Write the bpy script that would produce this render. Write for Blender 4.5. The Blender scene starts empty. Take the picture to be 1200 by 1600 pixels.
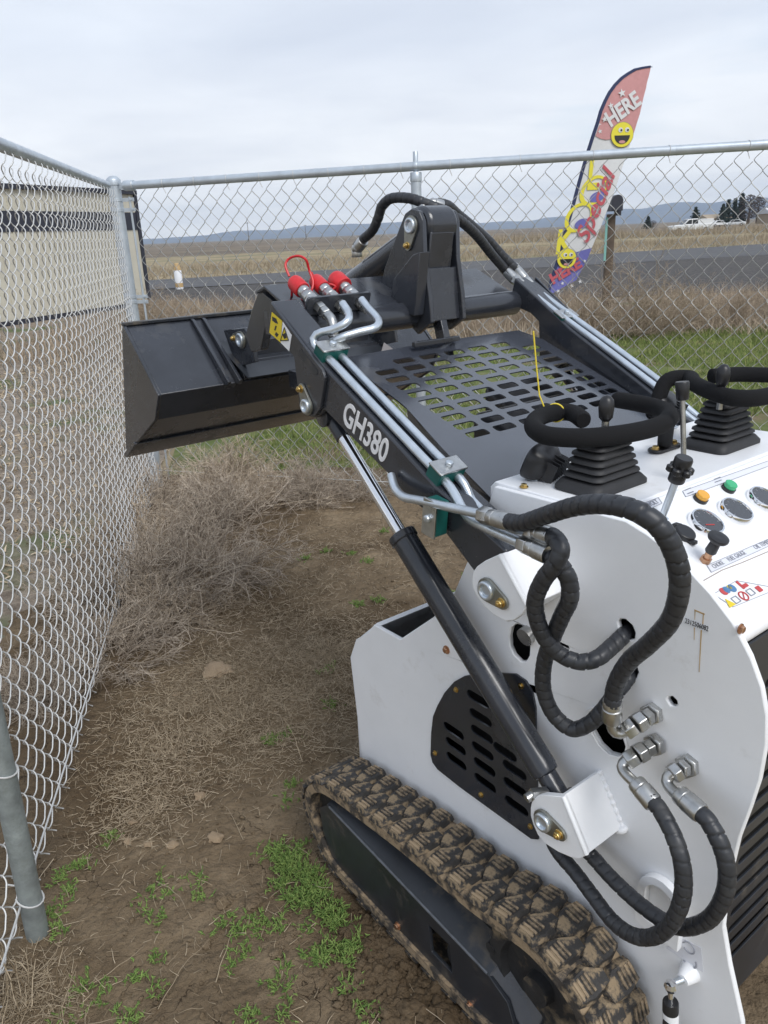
import bpy, bmesh, math, random
import numpy as np
from mathutils import Vector, Matrix, noise
from mathutils.geometry import tessellate_polygon
R_ = math.radians
random.seed(7); rng = np.random.default_rng(7)
SC = bpy.context.scene; COL = SC.collection

# ------------------------------------------------------------------ camera
cam = bpy.data.cameras.new('camera'); camo = bpy.data.objects.new('camera', cam); COL.objects.link(camo)
cam.sensor_fit = 'VERTICAL'; cam.sensor_height = 32; cam.sensor_width = 24; cam.lens = 24
cam.clip_start = 0.02; cam.clip_end = 30000
camo.matrix_world = Matrix.Translation((0,0,1.5)) @ Matrix([[0.999123, 0.041876, -0.0], [-0.014254, 0.340081, -0.940288], [-0.039375, 0.939463, 0.34038]]).to_4x4()
SC.camera = camo
SC.render.resolution_x = 768; SC.render.resolution_y = 1024

# ------------------------------------------------------------------ sky, sun, exposure (overcast)
SUN_EL, SUN_AZ = R_(48), R_(150)
W = bpy.data.worlds.new('World'); SC.world = W; W.use_nodes = True
nt = W.node_tree; nt.nodes.clear()
def N(t, **k):
    n = nt.nodes.new(t)
    for a, b in k.items(): setattr(n, a, b)
    return n
out = N('ShaderNodeOutputWorld'); bg = N('ShaderNodeBackground'); bg.inputs['Strength'].default_value = 0.1
sky = N('ShaderNodeTexSky', sky_type='NISHITA', sun_disc=False, sun_elevation=SUN_EL, sun_rotation=SUN_AZ, altitude=300, air_density=1.0, dust_density=1.5)
tc = N('ShaderNodeTexCoord'); sep = N('ShaderNodeSeparateXYZ'); nt.links.new(tc.outputs['Generated'], sep.inputs[0])
# overcast sheet: direction projected on a flat cloud layer
mx = N('ShaderNodeMath', operation='MAXIMUM'); mx.inputs[1].default_value = 0.0; nt.links.new(sep.outputs['Z'], mx.inputs[0])
ad = N('ShaderNodeMath', operation='ADD'); ad.inputs[1].default_value = 0.10; nt.links.new(mx.outputs[0], ad.inputs[0])
dv = N('ShaderNodeVectorMath', operation='DIVIDE'); cb = N('ShaderNodeCombineXYZ')
for i in range(3): nt.links.new(ad.outputs[0], cb.inputs[i])
nt.links.new(tc.outputs['Generated'], dv.inputs[0]); nt.links.new(cb.outputs[0], dv.inputs[1])
n1 = N('ShaderNodeTexNoise'); n1.inputs['Scale'].default_value = 0.9; n1.inputs['Detail'].default_value = 7; n1.inputs['Roughness'].default_value = 0.55; n1.inputs['Distortion'].default_value = 0.4
nt.links.new(dv.outputs[0], n1.inputs['Vector'])
el = N('ShaderNodeValToRGB'); e = el.color_ramp.elements
e[0].position = 0.0; e[0].color = (10.0, 9.7, 9.0, 1); e[1].position = 0.62; e[1].color = (4.35, 4.85, 5.65, 1)
for p, c in ((0.025, (9.4, 9.15, 8.7, 1)), (0.08, (7.4, 7.45, 7.5, 1)), (0.2, (5.4, 5.75, 6.35, 1))):
    q = e.new(p); q.color = c
nt.links.new(mx.outputs[0], el.inputs[0])
cr = N('ShaderNodeValToRGB'); q = cr.color_ramp.elements
q[0].position = 0.3; q[0].color = (0.87, 0.88, 0.905, 1); q[1].position = 0.72; q[1].color = (1.08, 1.075, 1.06, 1)
nt.links.new(n1.outputs['Fac'], cr.inputs[0])
mul = N('ShaderNodeVectorMath', operation='MULTIPLY'); nt.links.new(el.outputs[0], mul.inputs[0]); nt.links.new(cr.outputs[0], mul.inputs[1])
# breaks in the sheet close to the horizon let the blue through
n2 = N('ShaderNodeTexNoise'); n2.inputs['Scale'].default_value = 0.55; n2.inputs['Detail'].default_value = 5
mp = N('ShaderNodeMapping'); mp.inputs['Location'].default_value = (3.1, 1.7, 0); nt.links.new(dv.outputs[0], mp.inputs['Vector']); nt.links.new(mp.outputs[0], n2.inputs['Vector'])
c2 = N('ShaderNodeValToRGB'); q = c2.color_ramp.elements
q[0].position = 0.30; q[0].color = (0.62, 0.62, 0.62, 1); q[1].position = 0.42; q[1].color = (0.97, 0.97, 0.97, 1)
nt.links.new(n2.outputs['Fac'], c2.inputs[0])
mix = N('ShaderNodeMix', data_type='RGBA'); nt.links.new(c2.outputs[0], mix.inputs[0])
nt.links.new(sky.outputs[0], mix.inputs[6]); nt.links.new(mul.outputs[0], mix.inputs[7])
nt.links.new(mix.outputs[2], bg.inputs['Color']); nt.links.new(bg.outputs[0], out.inputs[0])
sl = bpy.data.lights.new('sun', 'SUN'); sl.energy = 1.5; sl.angle = R_(30); sl.color = (1.0, 0.98, 0.95)
so = bpy.data.objects.new('sun', sl); COL.objects.link(so); so.rotation_euler = (R_(90) - SUN_EL, 0, R_(180) - SUN_AZ)
so.location = (0, 0, 30)
vs = SC.view_settings; vs.view_transform = 'Standard'; vs.look = 'None'; vs.exposure = 0.72; vs.gamma = 1; vs.use_curve_mapping = False

# ------------------------------------------------------------------ materials
def mat(name, col, rough=0.5, metal=0.0, noise_amt=0.0, nscale=20, bump=0.0, bscale=80, dirt=None, dirt_thr=(0.5, 0.7), dscale=8, coat=0.0, spec=None, coords='Object', rvar=0.0):
    m = bpy.data.materials.new(name); m.use_nodes = True; t = m.node_tree; b = t.nodes['Principled BSDF']
    b.inputs['Base Color'].default_value = (*col, 1); b.inputs['Roughness'].default_value = rough; b.inputs['Metallic'].default_value = metal
    if coat: b.inputs['Coat Weight'].default_value = coat; b.inputs['Coat Roughness'].default_value = 0.12
    if spec is not None: b.inputs['Specular IOR Level'].default_value = spec
    tcn = t.nodes.new('ShaderNodeTexCoord'); src = tcn.outputs[coords]
    def nz(scale, detail=5, rough_=0.6):
        n = t.nodes.new('ShaderNodeTexNoise'); n.inputs['Scale'].default_value = scale; n.inputs['Detail'].default_value = detail; n.inputs['Roughness'].default_value = rough_
        t.links.new(src, n.inputs['Vector']); return n.outputs['Fac']
    cur = None
    if noise_amt:
        r = t.nodes.new('ShaderNodeValToRGB'); e = r.color_ramp.elements
        e[0].position = 0.3; e[1].position = 0.7
        e[0].color = (*[max(0, c * (1 - noise_amt)) for c in col], 1); e[1].color = (*[min(1, c * (1 + noise_amt)) for c in col], 1)
        t.links.new(nz(nscale), r.inputs[0]); cur = r.outputs[0]; t.links.new(cur, b.inputs['Base Color'])
    if dirt:
        r = t.nodes.new('ShaderNodeValToRGB'); e = r.color_ramp.elements
        e[0].position, e[1].position = dirt_thr; e[0].color = (0, 0, 0, 1); e[1].color = (1, 1, 1, 1)
        t.links.new(nz(dscale, 8, 0.65), r.inputs[0])
        mxn = t.nodes.new('ShaderNodeMix'); mxn.data_type = 'RGBA'
        t.links.new(r.outputs[0], mxn.inputs[0])
        if cur: t.links.new(cur, mxn.inputs[6])
        else: mxn.inputs[6].default_value = (*col, 1)
        mxn.inputs[7].default_value = (*dirt, 1); t.links.new(mxn.outputs[2], b.inputs['Base Color'])
        mr = t.nodes.new('ShaderNodeMapRange'); mr.inputs[3].default_value = rough; mr.inputs[4].default_value = 0.95
        t.links.new(r.outputs[0], mr.inputs[0]); t.links.new(mr.outputs[0], b.inputs['Roughness'])
        if metal:
            mm = t.nodes.new('ShaderNodeMapRange'); mm.inputs[3].default_value = metal; mm.inputs[4].default_value = 0
            t.links.new(r.outputs[0], mm.inputs[0]); t.links.new(mm.outputs[0], b.inputs['Metallic'])
    elif rvar:
        mr = t.nodes.new('ShaderNodeMapRange'); mr.inputs[1].default_value = .3; mr.inputs[2].default_value = .7; mr.inputs[3].default_value = rough - rvar; mr.inputs[4].default_value = rough + rvar
        t.links.new(nz(nscale * .7 + 3, 6), mr.inputs[0]); t.links.new(mr.outputs[0], b.inputs['Roughness'])
    if bump:
        bp = t.nodes.new('ShaderNodeBump'); bp.inputs['Strength'].default_value = bump; bp.inputs['Distance'].default_value = 0.01
        t.links.new(nz(bscale), bp.inputs['Height']); t.links.new(bp.outputs[0], b.inputs['Normal'])
    return m
M = {}
M['white'] = mat('white_paint', (.83, .84, .86), .34, noise_amt=.035, nscale=6, bump=.03, bscale=160, dirt=(.46, .43, .38), dirt_thr=(.60, .98), dscale=9)
M['black'] = mat('black_paint', (.027, .030, .038), .27, coat=.35, noise_amt=.25, nscale=9, bump=.012, bscale=120, dirt=(.10, .10, .10), dirt_thr=(.56, .85), dscale=7)
M['blackdusty'] = mat('dusty_black_paint', (.024, .027, .033), .33, noise_amt=.3, nscale=10, dirt=(.11, .092, .07), dirt_thr=(.57, .72), dscale=9)
M['hood'] = mat('hood_black_paint', (.045, .050, .064), .24, coat=1.0, noise_amt=.2, nscale=7, bump=.015, bscale=60, dirt=(.11, .11, .115), dirt_thr=(.60, .82), dscale=5)
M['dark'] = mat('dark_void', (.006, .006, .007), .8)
M['zinc'] = mat('zinc_plating', (.62, .67, .72), .36, .9, noise_amt=.12, nscale=30, rvar=.08)
M['steel'] = mat('grey_steel', (.50, .50, .49), .32, 1.0, noise_amt=.15, nscale=60, rvar=.08)
M['olive'] = mat('olive_zinc', (.30, .30, .27), .38, .9, noise_amt=.2, nscale=40)
M['yzinc'] = mat('yellow_zinc', (.62, .45, .18), .3, 1.0, noise_amt=.2, nscale=60)
M['copper'] = mat('coppery_bolt', (.55, .32, .2), .35, .9, noise_amt=.3, nscale=60)
M['chrome'] = mat('chrome', (.86, .86, .87), .09, 1.0)
M['galv'] = mat('galvanised_pipe', (.50, .55, .60), .42, .55, noise_amt=.12, nscale=14, rvar=.06)
M['galvold'] = mat('weathered_galvanised', (.29, .325, .325), .55, .45, noise_amt=.3, nscale=18, dirt=(.12, .13, .11), dirt_thr=(.5, .8), dscale=14)
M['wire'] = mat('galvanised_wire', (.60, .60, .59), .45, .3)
M['wireback'] = mat('backlit_wire', (.34, .34, .33), .5, .3, noise_amt=.15, nscale=6)  # wire colour darkened to stand in for its backlit look against the sky
M['hose'] = mat('black_spiral_guard', (.026, .028, .033), .42, noise_amt=.2, nscale=40, dirt=(.07, .07, .07), dirt_thr=(.55, .85), dscale=18)
M['rubber'] = mat('black_rubber', (.022, .022, .024), .6, noise_amt=.2, nscale=30, bump=.04, bscale=120)
M['foam'] = mat('black_foam', (.012, .012, .013), .95, bump=.25, bscale=500, spec=.2)
M['plastic'] = mat('black_plastic', (.014, .014, .016), .38, noise_amt=.1)
M['red'] = mat('red_plastic', (.55, .02, .025), .4, noise_amt=.12, nscale=60)
M['green'] = mat('green_clamp', (.005, .085, .075), .5, noise_amt=.2)
M['amber'] = mat('amber_lens', (.75, .36, .02), .18, coat=.5)
M['glens'] = mat('green_lens', (.02, .40, .16), .18, coat=.5)
M['dial'] = mat('gauge_dial', (.03, .032, .037), .1, coat=.8, spec=.5)
M['yellow'] = mat('yellow_sticker', (.72, .55, .02), .35)
M['print'] = mat('black_print', (.02, .02, .022), .5)
M['greyprint'] = mat('grey_print', (.28, .29, .33), .5)
M['redprint'] = mat('red_print', (.5, .06, .06), .5)
M['blueprint'] = mat('blue_print', (.08, .2, .38), .5)
M['sticker'] = mat('white_sticker', (.80, .81, .83), .25, noise_amt=.02)
M['stickgrey'] = mat('translucent_sticker', (.70, .71, .76), .25)
M['textwhite'] = mat('white_vinyl', (.78, .78, .80), .4)
M['tie'] = mat('yellow_cable_tie', (.80, .62, .05), .4)
M['rust'] = mat('rust_stain', (.50, .34, .16), .7, noise_amt=.25, nscale=60)
M['tread'] = mat('muddy_track_rubber', (.030, .028, .027), .62, noise_amt=.3, nscale=25, bump=.25, bscale=60, dirt=(.25, .188, .118), dirt_thr=(.50, .60), dscale=42)
M['ribmud'] = mat('mud_worn_ribs', (.085, .068, .05), .85, noise_amt=.3, nscale=25, dirt=(.30, .225, .145), dirt_thr=(.42, .58), dscale=40)
M['wornedge'] = mat('worn_paint_edge', (.13, .14, .155), .35, .3, noise_amt=.3, nscale=40)
M['mudbelt'] = mat('mud_packed_belt', (.05, .042, .035), .8, noise_amt=.3, nscale=25, bump=.5, bscale=50, dirt=(.29, .215, .135), dirt_thr=(.44, .56), dscale=26)
M['beltin'] = mat('track_rubber', (.020, .020, .021), .6, noise_amt=.3, nscale=25, bump=.15, bscale=60, dirt=(.22, .165, .10), dirt_thr=(.52, .66), dscale=11)
M['flagred'] = mat('flag_red', (.55, .27, .27), .8, noise_amt=.06)
M['flagwhite'] = mat('flag_white', (.66, .66, .67), .8, noise_amt=.04)
M['flagblue'] = mat('flag_blue', (.15, .15, .42), .8, noise_amt=.08)
M['flagyellow'] = mat('flag_yellow', (.75, .66, .06), .8)
M['flagtext'] = mat('flag_red_text', (.50, .10, .12), .8)
M['flagnavy'] = mat('flag_navy', (.03, .04, .10), .8)
M['siding'] = mat('cream_siding', (.54, .51, .42), .55, noise_amt=.06, nscale=2)
M['trim'] = mat('dark_trim', (.025, .027, .04), .5, noise_amt=.1)
M['wood'] = mat('weathered_wood', (.10, .075, .055), .85, noise_amt=.35, nscale=12, bump=.3)
M['woodlight'] = mat('pale_post', (.24, .20, .16), .85, noise_amt=.25, nscale=12)
M['teal'] = mat('teal_strip', (.20, .42, .38), .6)
M['carwhite'] = mat('car_white', (.70, .71, .72), .3)
M['glass'] = mat('dark_window', (.02, .025, .03), .08)
M['conifer'] = mat('conifer_foliage', (.025, .04, .03), .9, noise_amt=.5, nscale=.6)
M['bare'] = mat('bare_crown', (.085, .07, .065), .95, noise_amt=.4, nscale=.8)
M['roofw'] = mat('pale_roof', (.55, .56, .58), .5)
M['tanwall'] = mat('tan_wall', (.36, .29, .21), .8)
M['stone'] = mat('tan_stone', (.30, .22, .14), .9, noise_amt=.25, nscale=20, bump=.4, bscale=40)
M['clod'] = mat('dirt_clod', (.20, .145, .09), .95, noise_amt=.25, nscale=25, bump=.5, bscale=50)

def stuffmat(name, c0, c1, rough=.9, trans=None):
    """colour varies from blade to blade (random per island)"""
    m = bpy.data.materials.new(name); m.use_nodes = True; t = m.node_tree; b = t.nodes['Principled BSDF']
    g = t.nodes.new('ShaderNodeNewGeometry'); r = t.nodes.new('ShaderNodeValToRGB')
    r.color_ramp.elements[0].color = (*c0, 1); r.color_ramp.elements[1].color = (*c1, 1)
    t.links.new(g.outputs['Random Per Island'], r.inputs[0]); t.links.new(r.outputs[0], b.inputs['Base Color'])
    b.inputs['Roughness'].default_value = rough; b.inputs['Specular IOR Level'].default_value = .2
    return m
M['straw'] = stuffmat('straw', (.19, .14, .085), (.56, .46, .33))
M['twig'] = stuffmat('dry_twigs', (.26, .20, .145), (.66, .55, .42))
M['twigdark'] = stuffmat('grey_twigs', (.23, .185, .145), (.60, .51, .41))
M['brush'] = stuffmat('tan_brush', (.22, .17, .12), (.50, .41, .31))
M['grass'] = stuffmat('green_blades', (.095, .17, .042), (.25, .335, .10))
M['lawn'] = stuffmat('lawn_blades', (.10, .165, .035), (.28, .29, .11))
M['drygrass'] = stuffmat('dry_grass', (.24, .195, .135), (.40, .335, .245))

def groundmat(name, stops, scale, bump, bscale, cracks=0.0, patch=None, crumbs=False):
    m = bpy.data.materials.new(name); m.use_nodes = True; t = m.node_tree; b = t.nodes['Principled BSDF']
    b.inputs['Roughness'].default_value = .95; b.inputs['Specular IOR Level'].default_value = .15
    g = t.nodes.new('ShaderNodeNewGeometry'); src = g.outputs['Position']
    n = t.nodes.new('ShaderNodeTexNoise'); n.inputs['Scale'].default_value = scale; n.inputs['Detail'].default_value = 10; n.inputs['Roughness'].default_value = .68
    t.links.new(src, n.inputs['Vector'])
    r = t.nodes.new('ShaderNodeValToRGB'); e = r.color_ramp.elements
    e[0].position = stops[0][0]; e[0].color = (*stops[0][1], 1); e[1].position = stops[-1][0]; e[1].color = (*stops[-1][1], 1)
    for p, c in stops[1:-1]:
        q = e.new(p); q.color = (*c, 1)
    t.links.new(n.outputs['Fac'], r.inputs[0]); col = r.outputs[0]
    nb = t.nodes.new('ShaderNodeTexNoise'); nb.inputs['Scale'].default_value = bscale; nb.inputs['Detail'].default_value = 8; nb.inputs['Roughness'].default_value = .7
    t.links.new(src, nb.inputs['Vector']); h = nb.outputs['Fac']
    if patch:
        n3 = t.nodes.new('ShaderNodeTexNoise'); n3.inputs['Scale'].default_value = patch[0]; n3.inputs['Detail'].default_value = 6; t.links.new(src, n3.inputs['Vector'])
        r3 = t.nodes.new('ShaderNodeValToRGB'); r3.color_ramp.elements[0].position = patch[1]; r3.color_ramp.elements[1].position = patch[2]
        r3.color_ramp.elements[0].color = (0, 0, 0, 1); r3.color_ramp.elements[1].color = (1, 1, 1, 1); t.links.new(n3.outputs['Fac'], r3.inputs[0])
        mx = t.nodes.new('ShaderNodeMix'); mx.data_type = 'RGBA'; t.links.new(r3.outputs[0], mx.inputs[0]); t.links.new(col, mx.inputs[6]); mx.inputs[7].default_value = (*patch[3], 1); col = mx.outputs[2]
    if crumbs:
        # granular crumb: small rounded voronoi grains mixed with mid-size lumps, which also tints the soil a little
        for sc_, am in ((55, .55), (18, .9)):
            vo2 = t.nodes.new('ShaderNodeTexVoronoi'); vo2.feature = 'SMOOTH_F1'; vo2.inputs['Scale'].default_value = sc_; vo2.inputs['Smoothness'].default_value = .4
            nn = t.nodes.new('ShaderNodeTexNoise'); nn.inputs['Scale'].default_value = sc_ * .8; nn.inputs['Detail'].default_value = 3; t.links.new(src, nn.inputs['Vector'])
            s2 = t.nodes.new('ShaderNodeVectorMath'); s2.operation = 'SCALE'; s2.inputs['Scale'].default_value = 1.2 / sc_; t.links.new(nn.outputs['Color'], s2.inputs[0])
            a2 = t.nodes.new('ShaderNodeVectorMath'); a2.operation = 'ADD'; t.links.new(src, a2.inputs[0]); t.links.new(s2.outputs[0], a2.inputs[1]); t.links.new(a2.outputs[0], vo2.inputs['Vector'])
            mg = t.nodes.new('ShaderNodeMath'); mg.operation = 'MULTIPLY_ADD'; t.links.new(vo2.outputs['Distance'], mg.inputs[0]); mg.inputs[1].default_value = -am; t.links.new(h, mg.inputs[2]); h = mg.outputs[0]
    if cracks:
        # warped voronoi cell borders = drying cracks
        nw = t.nodes.new('ShaderNodeTexNoise'); nw.inputs['Scale'].default_value = 13; nw.inputs['Detail'].default_value = 6; t.links.new(src, nw.inputs['Vector'])
        sc = t.nodes.new('ShaderNodeVectorMath'); sc.operation = 'SCALE'; sc.inputs['Scale'].default_value = .13; t.links.new(nw.outputs['Color'], sc.inputs[0])
        av = t.nodes.new('ShaderNodeVectorMath'); av.operation = 'ADD'; t.links.new(src, av.inputs[0]); t.links.new(sc.outputs[0], av.inputs[1])
        vo = t.nodes.new('ShaderNodeTexVoronoi'); vo.feature = 'DISTANCE_TO_EDGE'; vo.inputs['Scale'].default_value = 8.5; t.links.new(av.outputs[0], vo.inputs['Vector'])
        n4 = t.nodes.new('ShaderNodeTexNoise'); n4.inputs['Scale'].default_value = 3.4; n4.inputs['Detail'].default_value = 4; t.links.new(src, n4.inputs['Vector'])
        wid = t.nodes.new('ShaderNodeMapRange'); wid.inputs[1].default_value = .47; wid.inputs[2].default_value = .66; wid.inputs[3].default_value = .002; wid.inputs[4].default_value = .015; t.links.new(n4.outputs['Fac'], wid.inputs[0])
        dvn = t.nodes.new('ShaderNodeMath'); dvn.operation = 'DIVIDE'; dvn.use_clamp = True; t.links.new(vo.outputs['Distance'], dvn.inputs[0]); t.links.new(wid.outputs[0], dvn.inputs[1])
        ck = t.nodes.new('ShaderNodeMix'); ck.data_type = 'RGBA'; t.links.new(dvn.outputs[0], ck.inputs[0]); ck.inputs[6].default_value = (.075, .05, .032, 1); t.links.new(col, ck.inputs[7]); col = ck.outputs[2]
        mh = t.nodes.new('ShaderNodeMath'); mh.operation = 'MULTIPLY_ADD'; t.links.new(dvn.outputs[0], mh.inputs[0]); mh.inputs[1].default_value = cracks; t.links.new(h, mh.inputs[2]); h = mh.outputs[0]
    t.links.new(col, b.inputs['Base Color'])
    bp = t.nodes.new('ShaderNodeBump'); bp.inputs['Strength'].default_value = bump; bp.inputs['Distance'].default_value = .02
    t.links.new(h, bp.inputs['Height']); t.links.new(bp.outputs[0], b.inputs['Normal'])
    return m
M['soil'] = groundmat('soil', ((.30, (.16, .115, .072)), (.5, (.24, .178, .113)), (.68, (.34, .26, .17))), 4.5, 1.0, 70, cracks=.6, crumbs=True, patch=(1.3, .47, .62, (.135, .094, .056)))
M['field'] = groundmat('field_ground', ((.3, (.19, .15, .09)), (.5, (.30, .245, .155)), (.7, (.40, .33, .22))), .35, .5, 8, patch=(.12, .5, .62, (.20, .185, .11)))
M['litter'] = groundmat('dry_litter', ((.3, (.14, .11, .085)), (.5, (.25, .205, .16)), (.7, (.38, .32, .26))), 14, .9, 40, patch=(.9, .55, .65, (.12, .15, .07)))
M['gravel'] = groundmat('dark_gravel', ((.3, (.045, .043, .043)), (.52, (.085, .08, .078)), (.72, (.17, .155, .14))), 9, .9, 14)
M['road'] = groundmat('road_surface', ((.3, (.09, .09, .094)), (.7, (.14, .14, .144))), 1.5, .3, 30)
M['turf'] = groundmat('turf_soil', ((.3, (.075, .095, .03)), (.5, (.12, .15, .05)), (.7, (.22, .20, .11))), 3, .8, 40, patch=(1.2, .55, .66, (.20, .155, .10)))
M['hill'] = groundmat('hazy_blue_hill', ((.3, (.09, .10, .125)), (.5, (.12, .13, .145)), (.7, (.17, .17, .17))), .004, .2, .01)  # blue of the distant haze is mixed into the hill colour
M['scrub'] = groundmat('scrubland', ((.3, (.10, .08, .06)), (.5, (.16, .13, .10)), (.7, (.24, .20, .15))), .06, .5, 2, patch=(.01, .45, .6, (.22, .18, .13)))

# ------------------------------------------------------------------ mesh builder
class MB:
    def __init__(s): s.v = []; s.f = []; s.m = []
    def add(s, vs, fs, mi=0):
        o = len(s.v); s.v += [tuple(p) for p in vs]; s.f += [tuple(i + o for i in f) for f in fs]; s.m += [mi] * len(fs); return s
    def plate(s, outer, t, o, ex, ey, holes=(), mi=0, inner_mi=None, ow=True, hw=True):
        """outline in the (ex, ey) plane, thickness t along ex x ey starting at o"""
        o, ex, ey = Vector(o), Vector(ex), Vector(ey); n = ex.cross(ey).normalized()
        loops = [list(outer)] + [list(h) for h in holes]
        area = lambda L: sum(L[i][0] * L[(i + 1) % len(L)][1] - L[(i + 1) % len(L)][0] * L[i][1] for i in range(len(L)))
        for i, L in enumerate(loops):
            if (area(L) < 0) == (i == 0): L.reverse()
        P = lambda q, h: o + ex * q[0] + ey * q[1] + n * h
        allp = [q for L in loops for q in L]; k = len(allp)
        V = [P(q, 0) for q in allp] + [P(q, t) for q in allp]; F = []
        if len(loops) == 1: F += [tuple(range(k - 1, -1, -1)), tuple(range(k, 2 * k))]
        else:
            for a, b, c in tessellate_polygon([[Vector((q[0], q[1], 0)) for q in L] for L in loops]):
                A, B, C = allp[a], allp[b], allp[c]
                if (B[0] - A[0]) * (C[1] - A[1]) - (B[1] - A[1]) * (C[0] - A[0]) < 0: b, c = c, b
                F += [(a, c, b), (a + k, b + k, c + k)]
        s.add(V, F, mi)
        st = 0; base = len(s.v) - 2 * k
        for li, L in enumerate(loops):
            for i in range(len(L) if (ow if li == 0 else hw) else 0):
                a, b = st + i, st + (i + 1) % len(L)
                s.f.append((base + a, base + b, base + b + k, base + a + k)); s.m.append(mi if li == 0 or inner_mi is None else inner_mi)
            st += len(L)
        return s
    def side(s, xz, y0, y1, holes=(), mi=0):
        """outline in machine (x, z); from y0 to y1, y1 > y0"""
        return s.plate([(-x, z) for x, z in xz], y1 - y0, (0, y0, 0), (-1, 0, 0), (0, 0, 1), [[(-x, z) for x, z in h] for h in holes], mi)
    def box(s, c, d, rot=None, mi=0):
        c = Vector(c); V = []
        for x in (-.5, .5):
            for y in (-.5, .5):
                for z in (-.5, .5):
                    p = Vector((x * d[0], y * d[1], z * d[2])); V.append(c + (rot @ p if rot else p))
        return s.add(V, [(0, 1, 3, 2), (4, 6, 7, 5), (0, 4, 5, 1), (2, 3, 7, 6), (0, 2, 6, 4), (1, 5, 7, 3)], mi)
    def tube(s, pts, r, n=10, mi=0, caps=True, phase=0.0, closed=False):
        pts = [Vector(p) for p in pts]; k = len(pts); rr = r if isinstance(r, (list, tuple)) else [r] * k
        T = []
        for i in range(k):
            a = pts[i] - pts[i - 1] if (i > 0 or closed) else Vector((0, 0, 0)); b = pts[(i + 1) % k] - pts[i] if (i < k - 1 or closed) else Vector((0, 0, 0))
            t_ = a.normalized() + b.normalized(); T.append(t_.normalized() if t_.length > 1e-9 else T[-1])
        u = T[0].orthogonal().normalized()
        if abs(T[0].z) < .95: u = T[0].cross(Vector((0, 0, 1))).normalized()
        V = []
        for i in range(k):
            u = (u - T[i] * u.dot(T[i])).normalized(); w = T[i].cross(u)
            for j in range(n):
                an = 2 * math.pi * j / n + phase
                q = rr[i](an) if callable(rr[i]) else rr[i]
                V.append(pts[i] + (u * math.cos(an) + w * math.sin(an)) * q)
        F = []
        for i in range(k if closed else k - 1):
            i2 = (i + 1) % k
            for j in range(n):
                F.append((i * n + j, i * n + (j + 1) % n, i2 * n + (j + 1) % n, i2 * n + j))
        if caps and not closed: F += [tuple(range(n - 1, -1, -1)), tuple(range((k - 1) * n, k * n))]
        return s.add(V, F, mi)
    def seg(s, a, b, r, n=16, mi=0, r2=None): return s.tube([a, b], [r, r if r2 is None else r2], n, mi)
    def lathe(s, prof, o, ax, n=24, mi=0):
        """profile [(radius, height)] about axis ax at o"""
        ax = Vector(ax).normalized(); u = ax.orthogonal().normalized(); w = ax.cross(u); o = Vector(o); V = []; F = []
        for r, h in prof:
            for j in range(n):
                a = 2 * math.pi * j / n; V.append(o + ax * h + (u * math.cos(a) + w * math.sin(a)) * max(r, 1e-5))
        for i in range(len(prof) - 1):
            for j in range(n): F.append((i * n + j, i * n + (j + 1) % n, (i + 1) * n + (j + 1) % n, (i + 1) * n + j))
        F += [tuple(range(n - 1, -1, -1)), tuple(range((len(prof) - 1) * n, len(prof) * n))]
        return s.add(V, F, mi)
    def mesh(s, name, mats, smooth=38):
        me = bpy.data.meshes.new(name); me.from_pydata(s.v, [], s.f)
        for m in (mats if isinstance(mats, (list, tuple)) else [mats]): me.materials.append(M[m] if isinstance(m, str) else m)
        me.polygons.foreach_set('material_index', s.m)
        if smooth:
            me.polygons.foreach_set('use_smooth', [True] * len(me.polygons)); me.set_sharp_from_angle(angle=R_(smooth))
        me.update(); return me
    def build(s, name, mats, parent=None, smooth=38, bevel=0, seg=2):
        o = bpy.data.objects.new(name, s.mesh(name, mats, smooth)); COL.objects.link(o); o.parent = parent
        if bevel:
            b = o.modifiers.new('bevel', 'BEVEL'); b.width = bevel; b.segments = seg; b.limit_method = 'ANGLE'; b.angle_limit = R_(42); b.harden_normals = False
        return o
def tag(o, label=None, cat=None, group=None, kind=None):
    if label: o['label'] = label
    if cat: o['category'] = cat
    if group: o['group'] = group
    if kind: o['kind'] = kind
    return o
def empty(name, loc, rz=0):
    o = bpy.data.objects.new(name, None); COL.objects.link(o); o.location = loc; o.rotation_euler = (0, 0, rz); o.empty_display_size = .1; return o
def link(name, me, parent=None, loc=None, rot=None, sc=None):
    o = bpy.data.objects.new(name, me); COL.objects.link(o); o.parent = parent
    if loc is not None: o.location = loc
    if rot is not None: o.rotation_euler = rot
    if sc is not None: o.scale = sc
    return o
def spline(P, n=12):
    P = [Vector(p) for p in P]; Q = [P[0] * 2 - P[1]] + P + [P[-1] * 2 - P[-2]]; o = []
    for i in range(1, len(Q) - 2):
        a, b, c, d = Q[i - 1:i + 3]
        for j in range(n):
            t = j / n
            o.append(.5 * ((2 * b) + (c - a) * t + (2 * a - 5 * b + 4 * c - d) * t * t + (3 * b - a - 3 * c + d) * t ** 3))
    return o + [P[-1]]
def resample(P, step):
    o = [P[0]]; acc = 0
    for a, b in zip(P, P[1:]):
        L = (b - a).length
        while acc + L >= step:
            t = (step - acc) / L; a = a.lerp(b, t); o.append(a); L = (b - a).length; acc = 0
        acc += L
    return o + [P[-1]]
def ellipse(cx, cy, a, b, n=24, rot=0):
    c, s_ = math.cos(rot), math.sin(rot)
    return [(cx + a * math.cos(t) * c - b * math.sin(t) * s_, cy + a * math.cos(t) * s_ + b * math.sin(t) * c) for t in (2 * math.pi * i / n for i in range(n))]
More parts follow.
